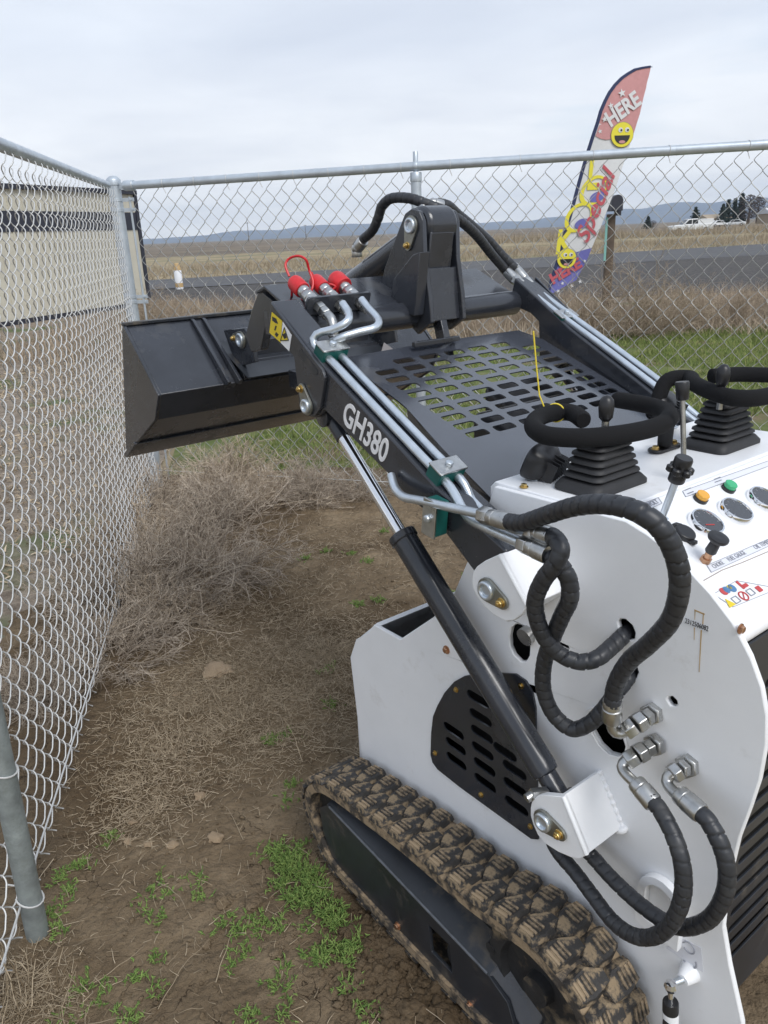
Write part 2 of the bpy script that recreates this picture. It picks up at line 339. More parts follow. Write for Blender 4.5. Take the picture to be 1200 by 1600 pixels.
def slot(cx, cy, L, w, n=5, rot=0):
    P = []
    for sgn in (1, -1):
        for i in range(n + 1):
            a = sgn * math.pi / 2 * 0 + (-math.pi / 2 + math.pi * i / n) + (0 if sgn > 0 else math.pi)
            P.append(((L / 2 - w / 2) * sgn + w / 2 * math.cos(a), w / 2 * math.sin(a)))
    c, s_ = math.cos(rot), math.sin(rot)
    return [(cx + x * c - y * s_, cy + x * s_ + y * c) for x, y in P]
def rrect(cx, cy, w, h, r, n=3):
    P = []
    for sx, sy, a0 in ((1, 1, 0), (-1, 1, 90), (-1, -1, 180), (1, -1, 270)):
        for i in range(n + 1):
            a = R_(a0 + 90 * i / n); P.append((cx + sx * (w / 2 - r) + r * math.cos(a), cy + sy * (h / 2 - r) + r * math.sin(a)))
    return P
def text(name, body, size, o, ex, ey, m, parent, off=0.0, lift=.0012, align='LEFT', sx=1.0, shear=0.0, thick=.0006):
    cu = bpy.data.curves.new(name, 'FONT'); cu.body = body; cu.size = size; cu.offset = off; cu.align_x = align; cu.extrude = thick; cu.resolution_u = 4; cu.shear = shear
    ob = bpy.data.objects.new(name, cu); COL.objects.link(ob); dg = bpy.context.evaluated_depsgraph_get(); dg.update()
    me = bpy.data.meshes.new_from_object(ob.evaluated_get(dg)); bpy.data.objects.remove(ob); bpy.data.curves.remove(cu)
    ex = Vector(ex).normalized(); ey = Vector(ey).normalized(); n = ex.cross(ey).normalized(); o = Vector(o) + n * lift
    me.transform(Matrix(((ex.x * sx, ey.x, n.x, o.x), (ex.y * sx, ey.y, n.y, o.y), (ex.z * sx, ey.z, n.z, o.z), (0, 0, 0, 1))))
    me.materials.clear(); me.materials.append(M[m]); me.name = name
    q = bpy.data.objects.new(name, me); COL.objects.link(q); q.parent = parent; return q
def strands(P, Rr, name, m, tri=3):
    """P (N,K,3) centre lines, Rr (N,K) radii -> mesh; tri=2 gives flat ribbons, 3 gives three-sided tubes"""
    P = np.asarray(P, float); Rr = np.asarray(Rr, float); Nn, K, _ = P.shape
    T = np.gradient(P, axis=1); T /= np.linalg.norm(T, axis=2, keepdims=True) + 1e-9
    up = rng.normal(size=(Nn, 1, 3)); U = np.cross(T, up); U /= np.linalg.norm(U, axis=2, keepdims=True) + 1e-9
    Wv = np.cross(T, U); V = []
    for j in range(tri):
        a = 2 * math.pi * j / tri; V.append(P + (U * math.cos(a) + Wv * math.sin(a)) * Rr[..., None])
    V = np.stack(V, 2).reshape(-1, 3)      # index = (i*K+k)*tri + j
    i = np.arange(Nn)[:, None, None] * K * tri; k = np.arange(K - 1)[None, :, None] * tri; js = range(tri) if tri > 2 else range(1)
    Q = []
    for j in js:
        j2 = (j + 1) % tri; b = i + k
        Q.append(np.stack([b + j, b + j2, b + tri + j2, b + tri + j], -1).reshape(-1, 4))
    Q = np.concatenate(Q); me = bpy.data.meshes.new(name)
    me.vertices.add(len(V)); me.vertices.foreach_set('co', V.ravel()); me.loops.add(Q.size); me.loops.foreach_set('vertex_index', Q.ravel().astype(np.int32))
    me.polygons.add(len(Q)); me.polygons.foreach_set('loop_start', np.arange(0, Q.size, 4, dtype=np.int32)); me.polygons.foreach_set('use_smooth', np.ones(len(Q), bool))
    me.update(calc_edges=True); me.validate(); me.materials.append(M[m]); return me


# =================================================================== the machine (local axes: x forward, y left, z up)
root = empty('mini_skid_steer', (0.9792,0.7378,-0), 2.216568)
tag(root, 'white and black tracked mini skid steer loader with raised arms and black bucket', 'mini loader')
YP = .32                                             # outer face of the left side plate
EX, EZ = Vector((-1, 0, 0)), Vector((0, 0, 1))       # reading directions on the left side

# ---- side plate with its openings
plate = [(1.3636,0.5373),(1.3342,0.5989),(1.2803,0.6399),(1.2587,0.6685),(1.1639,0.6705),(1.0539,0.7666),(0.9901,0.844)]
plate += [(.93, .97), (.885, 1.085), (.62, 1.094)]
plate += [(0.5844,1.0841),(0.5534,1.0709),(0.5293,1.0582),(0.5138,1.0498),(0.4782,1.0258),(0.443,0.9954),(0.4166,0.9596),(0.3961,0.9207),(0.3843,0.8825),(0.3795,0.8398),(0.3807,0.7819),(0.3874,0.729),(0.3962,0.6725),(0.4026,0.5731),(0.4001,0.5004),(0.3826,0.4387),(0.3514,0.3491)]
plate += [(.345, .30), (.36, .16), (1.33, .16)]
guard_xy = [(0.8232,0.7442),(0.7985,0.7412),(0.7829,0.7262),(0.7744,0.6973),(0.7575,0.4154),(0.7747,0.4047),(0.9739,0.4006),(1.0426,0.4033),(1.0592,0.4119),(1.0651,0.4287),(1.0614,0.4871),(1.054,0.5332),(1.0389,0.568),(1.0162,0.6103),(0.9869,0.6502),(0.9571,0.6775),(0.9145,0.7031),(0.8708,0.7247)]
gx = [p[0] for p in guard_xy]; gz = [p[1] for p in guard_xy]; gcx, gcz = sum(gx) / len(gx), sum(gz) / len(gz)
hole_guard = [(gcx + (x - gcx) * .9, gcz + (z - gcz) * .9) for x, z in guard_xy]
hole_port = [(0.8436,0.8128),(0.8393,0.8314),(0.8288,0.842),(0.8153,0.8449),(0.8016,0.8366),(0.795,0.8178),(0.7957,0.7933),(0.8027,0.7785),(0.8162,0.7712),(0.8318,0.7773),(0.8415,0.7915)]
hole_big = [(0.6626,0.7459),(0.6543,0.7576),(0.6395,0.7628),(0.6114,0.7509),(0.5932,0.7342),(0.5874,0.7217),(0.5897,0.7057),(0.5998,0.6949),(0.618,0.6894),(0.6374,0.6958),(0.654,0.713),(0.663,0.7308)]
hole_a = [(0.6213,0.9283),(0.6172,0.9354),(0.6071,0.9383),(0.5966,0.9338),(0.5901,0.9235),(0.5903,0.9125),(0.5966,0.9066),(0.6057,0.9061),(0.6155,0.913)]
hole_b = [(0.6059,0.8499),(0.6009,0.8601),(0.5913,0.8701),(0.5833,0.8693),(0.5791,0.86),(0.5826,0.8472),(0.5923,0.8403),(0.6017,0.8416)]
hole_s = [(0.5277,0.836),(0.5252,0.8438),(0.5192,0.8468),(0.5126,0.8435),(0.5109,0.8368),(0.5146,0.8316),(0.5207,0.8296)]
sp = MB().side(plate, YP - .010, YP, [hole_guard, hole_port, hole_big, hole_a, hole_b, hole_s]).build('side_plate', 'white', root, bevel=.0022)
sp['label'] = 'white left side plate with curved rear edge and hose holes'
for nm, b in (('small_port_plate', None),):
    pass
# collar round the big hose opening
col = [((x - .0) * 1.0, z) for x, z in hole_big]
cxb, czb = np.mean([p[0] for p in hole_big]), np.mean([p[1] for p in hole_big])
MB().side([(cxb + (x - cxb) * 1.09, czb + (z - czb) * 1.09) for x, z in hole_big], YP + .0003, YP + .0045, [[(cxb + (x - cxb) * .99, czb + (z - czb) * .99) for x, z in hole_big]]).build('opening_collar', 'white', sp, bevel=.001)
# right hand plate, mirrored
MB().side(plate, -YP, -YP + .010).build('side_plate', 'white', root, bevel=.002)
# dark machinery inside
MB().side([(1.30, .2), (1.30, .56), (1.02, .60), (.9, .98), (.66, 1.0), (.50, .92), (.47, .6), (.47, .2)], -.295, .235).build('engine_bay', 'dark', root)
eb = MB(); eb.seg((.80, .27, .845), (.80, .33, .83), .017, 14); eb.tube([(.80, .27, .845), (.79, .24, .83), (.78, .236, .78)], .017, 12)
eb.build('exhaust_pipe', 'steel', root)
# ---- box front
fz = plate[2:4]
fb = MB()
fw = [(1.364, .16), (1.364, .537), (1.334, .60), (1.285, .645), (1.262, .668), (1.245, .668), (1.268, .64), (1.318, .59), (1.346, .535), (1.346, .16)]
fb.side(fw, -YP + .0102, YP - .0102); fb.build('front_panel', 'white', root, bevel=.002)
fl = MB(); fl.box((1.16, 0, .52), (.19, .618, .006)); fl.build('bay_floor', 'blackdusty', root)
MB().side([(1.25, .53), (1.25, .66), (1.16, .665), (1.0, .84), (.95, .95), (.95, .53)], -YP + .0105, -YP + .0135).build('bay_wall', 'black', root)

# ---- guard panel with slots
slots_px = [(0.9897,0.5315),(0.9843,0.4975),(0.9827,0.4608),(0.9189,0.644),(0.9117,0.6053),(0.9079,0.5687),(0.9059,0.5306),(0.9003,0.4957),(0.8983,0.4581),(0.8459,0.5623),(0.8205,0.5362),(0.8179,0.4978),(0.8135,0.4569)]
gm = MB().side([(gcx + (x - gcx) * 1.0, z) for x, z in guard_xy], YP + .0006, YP + .0046, [slot(x, z, .062, .0205) for x, z in slots_px])
gp = gm.build('guard_panel', 'black', root, bevel=.0008)
gp['label'] = 'black guard panel with rows of slots'
bm_ = MB(); bm_.lathe([(.0075, 0), (.0075, .0015)], (0, 0, 0), (0, 1, 0), 16, 0); bm_.lathe([(.0055, .0012), (.0055, .0052), (.0045, .006)], (0, 0, 0), (0, 1, 0), 6, 0)
BOLT = bm_.mesh('bolt', 'yzinc'); BOLTC = BOLT.copy(); BOLTC.materials.clear(); BOLTC.materials.append(M['copper'])
def bolt(p, parent, me=BOLT, ry=0, sc=1): return link('bolt', me, parent, p, (ry, random.random(), 0), (sc,) * 3)
for x, z in [(0.9802,0.6352),(0.8084,0.7271),(1.049,0.4428),(0.9083,0.4228),(0.7764,0.4337)]: bolt((x, YP + .0046, z), gp, sc=.8)
x, z = [(1.0125,0.7108)][0]; bolt((x, YP, z), sp, BOLTC, sc=1.2)

# ---- pivot lugs (ear, rear wall, pin keeper)
def keeper(pin, bl, y, parent, r=.021, r2=.0125, name='pin_keeper', d=1):
    """teardrop keeper plate with pin head and bolt on a y = const face"""
    P, B = Vector(pin), Vector(bl); dvec = B - P; a0 = math.atan2(dvec.y, dvec.x); L = dvec.length; k = math.acos(max(-1, min(1, (r - r2) / L)))
    out_ = [(P.x + r * math.cos(a0 + k + (2 * math.pi - 2 * k) * i / 18), P.y + r * math.sin(a0 + k + (2 * math.pi - 2 * k) * i / 18)) for i in range(19)]
    out_ += [(B.x + r2 * math.cos(a0 - k + 2 * k * i / 10), B.y + r2 * math.sin(a0 - k + 2 * k * i / 10)) for i in range(11)]
    m = MB(); m.side(out_, *(sorted((y + d * .0006, y + d * .0055))), mi=0)
    m.lathe([(r * .80, .005), (r * .80, .010), (r * .70, .012), (r * .55, .012), (r * .46, .0105), (r * .42, .007)], (P.x, y, P.y), (0, d, 0), 24, 1)
    m.lathe([(.0085, .005), (.0085, .007)], (B.x, y, B.y), (0, d, 0), 18, 2); m.lathe([(.0068, .0065), (.0068, .013), (.0056, .014)], (B.x, y, B.y), (0, d, 0), 6, 2)
    m.lathe([(.0034, .0135), (.0034, .0165)], (B.x, y, B.y), (0, d, 0), 10, 2)
    return m.build(name, ['olive', 'zinc', 'yzinc'], parent, bevel=.0008)
YE0, YE1 = .405, .417
up = [(0.84,0.956),(0.8369,0.971),(0.828,0.9831),(0.809,0.9995),(0.7808,1.0184),(0.7197,0.9495),(0.7285,0.9339),(0.743,0.9181),(0.7621,0.9083),(0.7907,0.9098),(0.8128,0.9178),(0.8293,0.9305),(0.8384,0.9413)]
lug = MB().side(up, YE0, YE1)
a, b = up[4], up[5]
d_ = (Vector(b) - Vector(a)).normalized(); nrm = Vector((d_.y, -d_.x)) * .010
if nrm.x < 0: nrm = -nrm
lug.side([a, b, (b[0] + nrm.x, b[1] + nrm.y), (a[0] + nrm.x, a[1] + nrm.y)], YP + .0004, YE0 + .004)
lug.side([b, (b[0] + .012, b[1] - .016), (b[0] + .05, b[1] - .05), (b[0] + .06, b[1] - .04), (b[0] + .02, b[1] + .002)], YP + .0004, YE0 - .0004)
lug.tube([(a[0], YE1 - .003, a[1]), (b[0], YE1 - .003, b[1])], .0042, 8)
lg = lug.build('pivot_lug', 'white', root, bevel=.0015)
keeper([(0.7999,0.9515)][0], [(0.767,0.9418)][0], YE1, lg)
lo = [(0.6981,0.5812),(0.6958,0.5961),(0.6865,0.6113),(0.6731,0.6238),(0.6341,0.6451),(0.5825,0.564),(0.5942,0.5488),(0.6091,0.5403),(0.6365,0.5321),(0.6637,0.5297),(0.6809,0.5365),(0.6913,0.5509),(0.6976,0.5655)]
lug = MB().side(lo, YE0, YE1); a, b = lo[4], lo[5]; d_ = (Vector(b) - Vector(a)).normalized(); nrm = Vector((d_.y, -d_.x)) * .010
if nrm.x < 0: nrm = -nrm
lug.side([a, b, (b[0] + nrm.x, b[1] + nrm.y), (a[0] + nrm.x, a[1] + nrm.y)], YP + .0004, YE0 + .004)
lug.tube([(a[0], YE1 - .003, a[1]), (b[0], YE1 - .003, b[1])], .0042, 8)
wp = [Vector((a[0] + (b[0] - a[0]) * t, YP + .0015, a[1] + (b[1] - a[1]) * t)) for t in np.linspace(-.02, 1.03, 26)]       # weld bead where the lug meets the plate
lug.tube(wp, [.0042 + .0014 * math.sin(i * 1.9) + .001 * random.random() for i in range(26)], 8)
lug.lathe([(.001, -.012), (.006, -.006), (.007, 0), (.005, .008), (.001, .012)], wp[-1] + Vector((0, .004, 0)), (.5, .6, -.4), 10)
lg = lug.build('cylinder_lug', 'white', root, bevel=.0015)
keeper([(0.6657,0.5765)][0], [(0.6319,0.575)][0], YE1, lg)
for s_ in (up, lo):                                   # mirrored pair on the right
    MB().side(s_, -YE1, -YE0).side([s_[4], s_[5], (s_[5][0] + .01, s_[5][1] + .004), (s_[4][0] + .01, s_[4][1] + .004)], -YE0 - .004, -YP - .0004).build('pivot_lug', 'white', root, bevel=.0015)

# ---- lift cylinders
def lift(y, s_):
    c = MB()
    p0, p1 = Vector((.665, y, .575)), Vector((1.315, y, 1.150)); ax = (p1 - p0).normalized()
    q = lambda d: p0 + ax * d
    c.lathe([(.022, -.028), (.0235, -.027), (.0235, .027), (.022, .028)], p0, (0, 1, 0), 20)
    c.lathe([(.018, .01), (.018, .06), (.0235, .062), (.0255, .072), (.0255, .55), (.0285, .552), (.0285, .566), (.0235, .568), (.0135, .57)], p0, ax, 28)
    c.box(q(.09) + Vector((-.02, 0, -.02)), (.03, .02, .022), Matrix.Rotation(-.72, 3, 'Y'))
    o = c.build('lift_cylinder', 'black', root, bevel=.0008)
    rd = MB(); L = (p1 - p0).length; rd.lathe([(.0128, .555), (.0128, L - .045)], p0, ax, 24); rd.build('cylinder_rod', 'chrome', o)
    ee = MB(); ee.lathe([(.016, L - .06), (.0165, L - .01)], p0, ax, 20); ee.lathe([(.02, -.022), (.0215, -.021), (.0215, .021), (.02, .022)], p1, (0, 1, 0), 20); ee.build('rod_end', 'black', o)
    if s_ > 0:
        pf = MB(); pf.seg((.69, y + .022, .60), (.70, y + .05, .605), .011, 6); pf.seg((.70, y + .044, .604), (.703, y + .058, .600), .008, 12); pf.build('port_fitting', 'steel', o)
lift(.365, 1); lift(-.365, -1)

# ---- loader arms
arm_out = [(1.4583,1.3777),(1.3835,1.3314),(1.2678,1.2579),(1.0622,1.1508),(0.9472,1.089),(0.7806,1.0211)]
arm_out += [(.775, .985), (.79, .935), (.83, .925)]
arm_out += [(0.853,0.9604),(0.9438,1.0241),(1.0358,1.0561),(1.0777,1.081),(1.1994,1.1349),(1.2824,1.1731)]
arm_out += [(1.2905,1.164),(1.3059,1.1537),(1.3232,1.1497),(1.3452,1.1503),(1.3591,1.1576),(1.3668,1.1742),(1.3685,1.2142),(1.3728,1.2704),(1.4026,1.29),(1.4785,1.3107)]
def arm(s_):
    m = MB(); y0, y1 = (.335, .40) if s_ > 0 else (-.40, -.335)
    m.side(arm_out, y0, y1); o = m.build('loader_arm', 'black', root, bevel=.004, seg=3)
    hp = arm_out[-10:] + [arm_out[0], arm_out[1], arm_out[2]]
    xs = [(1.4454,1.3757),(1.3948,1.3397),(1.2681,1.2554),(1.2609,1.2399),(1.2844,1.1754),(1.3054,1.1578),(1.3227,1.1538),(1.3423,1.1534),(1.3561,1.1608),(1.3642,1.1745),(1.366,1.2145),(1.3703,1.2706),(1.4,1.2902),(1.467,1.3142)]
    w = MB(); w.side(xs, *((.4004, .4075) if s_ > 0 else (-.4075, -.4004))); w.build('head_plate', 'black', o, bevel=.0015)
    return o
armL, armR = arm(1), arm(-1)
armL['label'] = 'left loader arm with model lettering and pipes on top'
keeper([(1.3283,1.1754)][0], [(1.3432,1.2091)][0], .4075, armL, r=.019, r2=.011)
sl_ = MB().side(slot(*[(1.3162,1.2652)][0], .075, .016, rot=.55), .4078, .4084); sl_.build('slotted_seam', 'blackdusty', armL)
# lettering
t0, t1 = [(1.2207,1.1607),(1.0899,1.1006)]
d_ = Vector((t1[0] - t0[0], t1[1] - t0[1])); 
ex = Vector((d_.x, 0, d_.y)).normalized(); ey = Vector((0, 1, 0)).cross(ex) * -1
if ey.z < 0: ey = -ey
lt = text('model_lettering', 'GH380', .0705, (t0[0], .4, t0[1]), ex, ey, 'textwhite', armL, off=.0012, lift=.0006)
w_ = max(v.co.dot(ex) for v in lt.data.vertices) - min(v.co.dot(ex) for v in lt.data.vertices)
k = d_.length * 1.0 / w_; c0 = Vector((t0[0], .4, t0[1]))
for v in lt.data.vertices:
    r = v.co - c0; v.co = c0 + ex * r.dot(ex) * k + ey * r.dot(ey) + Vector((0, 1, 0)) * r.y
# warning stickers on the head
st = [(1.4435,1.3564),(1.4048,1.3404),(1.4172,1.2954),(1.4617,1.3132)]
sw = [(1.4024,1.3392),(1.3712,1.3144),(1.3862,1.2809),(1.4172,1.2954)]
MB().side(st, .4079, .4083).build('warning_sticker', 'yellow', armL)
MB().side(sw, .4079, .4083).build('warning_sticker', 'sticker', armL)
tri_ = [(1.3966,1.328),(1.3854,1.3031),(1.4163,1.3007)]
MB().side(tri_, .4085, .4088).build('warning_triangle', 'yellow', armL)
pr = MB()
for L in ([(1.4425,1.3473),(1.4273,1.3442),(1.4212,1.3342),(1.4315,1.3349),(1.4438,1.3394)], [(1.4323,1.3297),(1.4273,1.3287),(1.4341,1.3191),(1.4392,1.32)], [(1.4319,1.3166),(1.4222,1.312),(1.431,1.3061),(1.4381,1.3109)]): pr.side(L, .4085, .4089)
for L in ([(1.3966,1.328),(1.3841,1.3032),(1.4164,1.3)],):
    for i in range(3): pr.tube([(L[i][0], .4087, L[i][1]), (L[(i + 1) % 3][0], .4087, L[(i + 1) % 3][1])], .0012, 5)
pr.side([(1.4066,1.3131),(1.3931,1.318),(1.3896,1.3079),(1.4003,1.3045)], .4089, .4092)
pr.build('pictogram', 'print', armL)

# cross tube with flat top plate
ct = MB(); pts = [(1.40, y, 1.318) for y in (-.334, .334)]
prof = [(1.462 + .031 * math.cos(t), 1.314 + .031 * math.sin(t)) for t in np.linspace(0, 2 * math.pi, 25)[:-1]]
ct.side(prof, -.3346, .3346); ct.side([(1.475, 1.292), (1.61, 1.292), (1.61, 1.385), (1.475, 1.332)], -.3344, .3344); ct.build('cross_tube', 'black', root, smooth=50)
tp = MB(); tp.side([(1.447, 1.3335), (1.60, 1.4005), (1.64, 1.388), (1.64, 1.381), (1.60, 1.3925), (1.452, 1.3265)], -.334, .334); tp.build('top_plate', 'black', root, bevel=.002)
# curved lever arms going down to the bucket hitch
def link_arm(y):
    L = [(1.7762,1.2732),(1.7333,1.3364),(1.6891,1.383),(1.6654,1.3939),(1.6374,1.3989),(1.5998,1.3955),(1.6219,1.3692),(1.6493,1.333),(1.6757,1.2896),(1.7034,1.2428),(1.7545,1.232)]
    MB().side(L, y - .011, y + .011).build('link_arm', 'black', root, bevel=.003)
for y in (.29, -.29): link_arm(y)
# ---- tilt cylinder and its tall bracket
br = MB()
for y in (.012, -.090):
    L = [(1.53, 1.33), (1.585, 1.362), (1.56, 1.42), (1.495, 1.515), (1.475, 1.542), (1.45, 1.552), (1.425, 1.545), (1.412, 1.522), (1.41, 1.44), (1.395, 1.36), (1.39, 1.30), (1.44, 1.27)]
    br.side(L, y - .006, y + .006)
br.side([(1.402, 1.30), (1.412, 1.30), (1.424, 1.42), (1.414, 1.42)], -.0968, .0058)
br.build('tilt_bracket', 'black', root, bevel=.002)
gs = MB(); gs.side([(1.389,1.4581),(1.4139,1.4528),(1.4871,1.3985),(1.5085,1.3299),(1.4149,1.3168)], .0184, .048); gs.build('bracket_gusset', 'black', root, bevel=.0015)
keeper((1.45, 1.515), (1.463, 1.472), .018, root, r=.022, r2=.012)
kn = MB(); kn.lathe([(.034, -.046), (.043, -.038), (.043, .038), (.034, .046)], (1.45, -.0455, 1.515), (0, 1, 0), 24)
kn.lathe([(.024, -.05), (.024, .05)], (1.45, -.0455, 1.515), (0, 1, 0), 20)
kn.side([(1.435, 1.34), (1.455, 1.36), (1.485, 1.50), (1.41, 1.50)], -.078, -.004)
kn.build('cylinder_eye', 'black', root, bevel=.004)
TC = MB(); p0, p1 = Vector((1.46, -.0455, 1.51)), Vector((1.83, -.0455, 1.355)); ax = (p1 - p0).normalized()
TC.lathe([(.026, .0), (.026, .05), (.033, .055), (.033, .36), (.036, .362), (.036, .38), (.03, .385)], p0, ax, 28)
tcyl = TC.build('tilt_cylinder', 'black', root, bevel=.001)
rd = MB(); rd.lathe([(.014, .37), (.014, .50)], p0, ax, 20); rd.lathe([(.026, -.03), (.026, .03)], p0 + ax * .50, (0, 1, 0), 20); rd.build('cylinder_rod', 'chrome', tcyl)

# ---- bucket
BY0, BY1 = -.56, .46
bs = [(2.1966,1.288),(2.0064,1.114),(2.0564,1.0373),(2.3244,0.8909)]
pT, pA, pB, pC = bs
lipx = (pT[0] + .20, pT[1] - .02); 
bk = MB()
side_out = [pT, pA, pB, pC, (pC[0] + .015, pC[1] + .012), (pT[0] + .012, pT[1] - .01)]
for y in (BY0, BY1 - .010): bk.side(side_out, y, y + .010)
def slab(a, b, t, y0=BY0 + .0102, y1=BY1 - .0102):
    d = Vector((b[0] - a[0], b[1] - a[1])).normalized(); n_ = Vector((d.y, -d.x)) * t
    bk.side([a, b, (b[0] + n_.x, b[1] + n_.y), (a[0] + n_.x, a[1] + n_.y)], y0, y1)
off = .006
pTi, pAi, pBi, pCi = [(p[0] + off, p[1]) for p in bs]
slab(pAi, pTi, .009) if False else None
for a, b in ((pTi, pAi), (pAi, pBi), (pBi, pCi)): slab(b, a, .008)
bk.side([(pC[0] + .002, pC[1] - .012), (pC[0] + .02, pC[1] - .018), (pC[0] + .03, pC[1] - .006), (pC[0] - .08, pC[1] + .052), (pC[0] - .09, pC[1] + .045)], BY0 - .004, BY1 + .004)
bkt = bk.build('bucket', 'black', root, bevel=.002)
rim = MB(); rim.box((pT[0] + .003, (BY0 + BY1) / 2, pT[1] + .002), (.016, BY1 - BY0 + .002, .010)); rim.build('bucket_lip', 'blackdusty', bkt, bevel=.002)
dn = (Vector(pA) - Vector(pT)); dn3 = Vector((dn.x, 0, dn.y)).normalized(); nb = Vector((dn3.z, 0, -dn3.x)); nb = nb if nb.z > 0 else -nb
if nb.x > 0: nb = -nb
for y in (.255, .220, -.31, -.345):
    r = MB(); c = (Vector((pT[0], y, pT[1])) + Vector((pA[0], y, pA[1]))) / 2
    r.side([(pT[0] - .004, pT[1]), (pT[0] - .022, pT[1] - .006), (pA[0] - .022, pA[1] + .010), (pA[0] - .012, pA[1] - .002), (pA[0] + .002, pA[1])], y - .005, y + .005); r.build('bucket_rib', 'black', bkt, bevel=.001)
hp = MB(); hp.side([(pT[0] - .03, pT[1] - .05), (pT[0] - .04, pT[1] - .06), (pA[0] - .055, pA[1] + .02), (pA[0] - .04, pA[1] + .025)], -.305, .215); hp.build('hitch_plate', 'blackdusty', bkt, bevel=.002)
ear_ = [(2.1041,1.2535),(1.9749,1.2692),(1.9364,1.2405),(1.9269,1.1782),(2.0344,1.1546),(2.0727,1.1971)]
for y in (.20, -.30):
    e_ = MB(); e_.side(ear_, y - .012, y); eo = e_.build('hitch_ear', 'black', bkt, bevel=.002)
    keeper([(1.9937,1.2344)][0], [(2.0318,1.2369)][0], y, eo, r=.024, r2=.013)
hc = (2.0253,0.2,1.1426); hb = MB(); hb.box((hc[0], -.05, hc[2]), (.03, .50, .055), Matrix.Rotation(.35, 3, 'Y')); hb.box((hc[0] + .03, -.05, hc[2] + .05), (.02, .46, .06)); hb.box((1.86, .02, 1.125), (.06, .20, .05)); hb.build('quick_hitch', 'black', bkt, bevel=.003)
bolt((hc[0] - .02, .10, hc[2]), bkt, BOLTC)

# ---- perforated hood
hA, hB = Vector((.91, 0, 1.055)), Vector((1.385, 0, 1.2495)); hx = (hB - hA).normalized(); HL = (hB - hA).length
HN = Vector((0, 1, 0)).cross(hx); HN = HN if HN.z > 0 else -HN
# in-plane coordinates: a along the machine (rear to front), b to the right
outl = [(0, -.302), (0, .330), (.20, .330), (HL - .05, .318), (HL + .01, .285), (HL + .015, .0), (HL + .005, -.275), (.33, -.262), (.30, -.262), (.16, -.285)]
hm = MB(); pa, pb = .0305 / hx.x, .0765; aL = (1.071 - .91) / hx.x - pa / 2; bL = -.195 - pb / 2
shear_ = lambda a_, b_: (a_, b_ + .020 - .125 * (a_ - aL)); ho = hA - HN * .0015; HR0 = Vector((0, -1, 0))
gridc = [shear_(aL, bL), shear_(aL + 10 * pa, bL), shear_(aL + 10 * pa, bL + 7 * pb), shear_(aL, bL + 7 * pb)]
hm.plate(outl, .003, ho, hx, HR0, [gridc], hw=False)
for i in range(10):
    for j in range(7):
        ca, cb = aL + pa * (i + .5), bL + pb * (j + .5); cell = [shear_(ca + sx * pa / 2, cb + sy * pb / 2) for sx, sy in ((-1, -1), (1, -1), (1, 1), (-1, 1))]
        if (i, j) in ((9, 0), (9, 6)): hm.plate(cell, .003, ho, hx, HR0, ow=False)
        else: hm.plate(cell, .003, ho, hx, HR0, [[shear_(*q) for q in rrect(ca, cb, .0205, .057, .0068)]], ow=False)
hood = hm.build('hood', 'hood', root)
hood['label'] = 'black sloping hood plate punched with rows of square holes'
for s_ in (1, -1):                                     # folded side skirts
    fg = MB()
    q = [hA + Vector((0, s_ * .30, -.002)), hA + hx * .30 + Vector((0, s_ * .263, -.002)), hA + hx * .30 + Vector((-.02, s_ * .268, -.09)), hA + Vector((0, s_ * .308, -.055))]
    fg.add(q + [p + Vector((0, -s_ * .003, 0)) for p in q], [(0, 1, 2, 3), (7, 6, 5, 4), (0, 4, 5, 1), (1, 5, 6, 2), (2, 6, 7, 3), (3, 7, 4, 0)])
    fg.build('hood_skirt', 'hood', hood)
# what can be seen under the hood front: brace and a scrap of film
b2 = MB(); b2.box((1.40, -.03, 1.255), (.03, .02, .09), Matrix.Rotation(.3, 3, 'Y')); b2.box((1.37, .02, 1.259), (.012, .14, .012)); b2.build('hood_stay', 'black', root, bevel=.002)
fm = MB(); fp = [(1.4403,0.12,1.2623),(1.4156,0.16,1.2181),(1.4361,0.2,1.2109),(1.4168,0.08,1.2001),(1.4234,0.1,1.2423)]
fm.add(fp + [(p[0] + .002, p[1], p[2] - .002) for p in fp], [(0, 1, 4), (1, 2, 3, 4), (5, 9, 6), (6, 9, 8, 7)]); fm.build('film_scrap', mat('plastic_film', (.20, .185, .185), .25), hood)
# machinery below the hood (kept dark, seen through the holes)
ub = MB(); ub.side([(.92, .80), (.92, 1.03), (1.06, 1.085), (1.20, 1.13), (1.20, .80)], -.30, .075); ub.side([(1.205, .80), (1.205, 1.10), (1.34, 1.15), (1.34, .80)], -.30, -.10); ub.build('air_box', 'plastic', root, bevel=.02)
ub = MB(); ub.lathe([(.07, -.1), (.075, -.09), (.075, .09), (.07, .1)], (1.12, -.14, 1.0), (0, 1, 0), 20); ub.build('air_filter', 'plastic', root)
ub = MB(); ub.box((1.20, -.10, 1.02), (.05, .10, .03)); ub.build('red_cap', 'red', root, bevel=.006)

# ---- cabinet: top plate, front, control panel, rear grille
cab = MB(); cab.side([(.905, .93), (.905, 1.078), (.893, 1.090), (.66, 1.0925), (.655, 1.080), (.887, 1.078), (.893, 1.07), (.893, .93)], -YP + .0103, YP - .0103)
cabt = cab.build('cabinet_top', 'white', root, bevel=.002)
PA, PB = Vector((.655, 0, 1.0915)), Vector((.452, 0, .986)); PU = (PA - PB).normalized(); PN = Vector((-PU.z, 0, PU.x)); PR = Vector((0, -1, 0))
pan = MB(); pan.side([(.655, 1.0915), (.452, .986), (.444, .970), (.447, .955), (.458, .955), (.462, .975), (.66, 1.079)], -YP + .0104, YP - .0104)
panel = pan.build('control_panel', 'white', root, bevel=.004, seg=3)
panel['label'] = 'white sloping control panel with gauges, buttons and choke knob'
rl = MB(); rl.tube([(.452, -.30, .968), (.452, .3085, .968)], .0165, 18); rl.build('panel_roll', 'white', root)
def onp(px): return Vector(px)
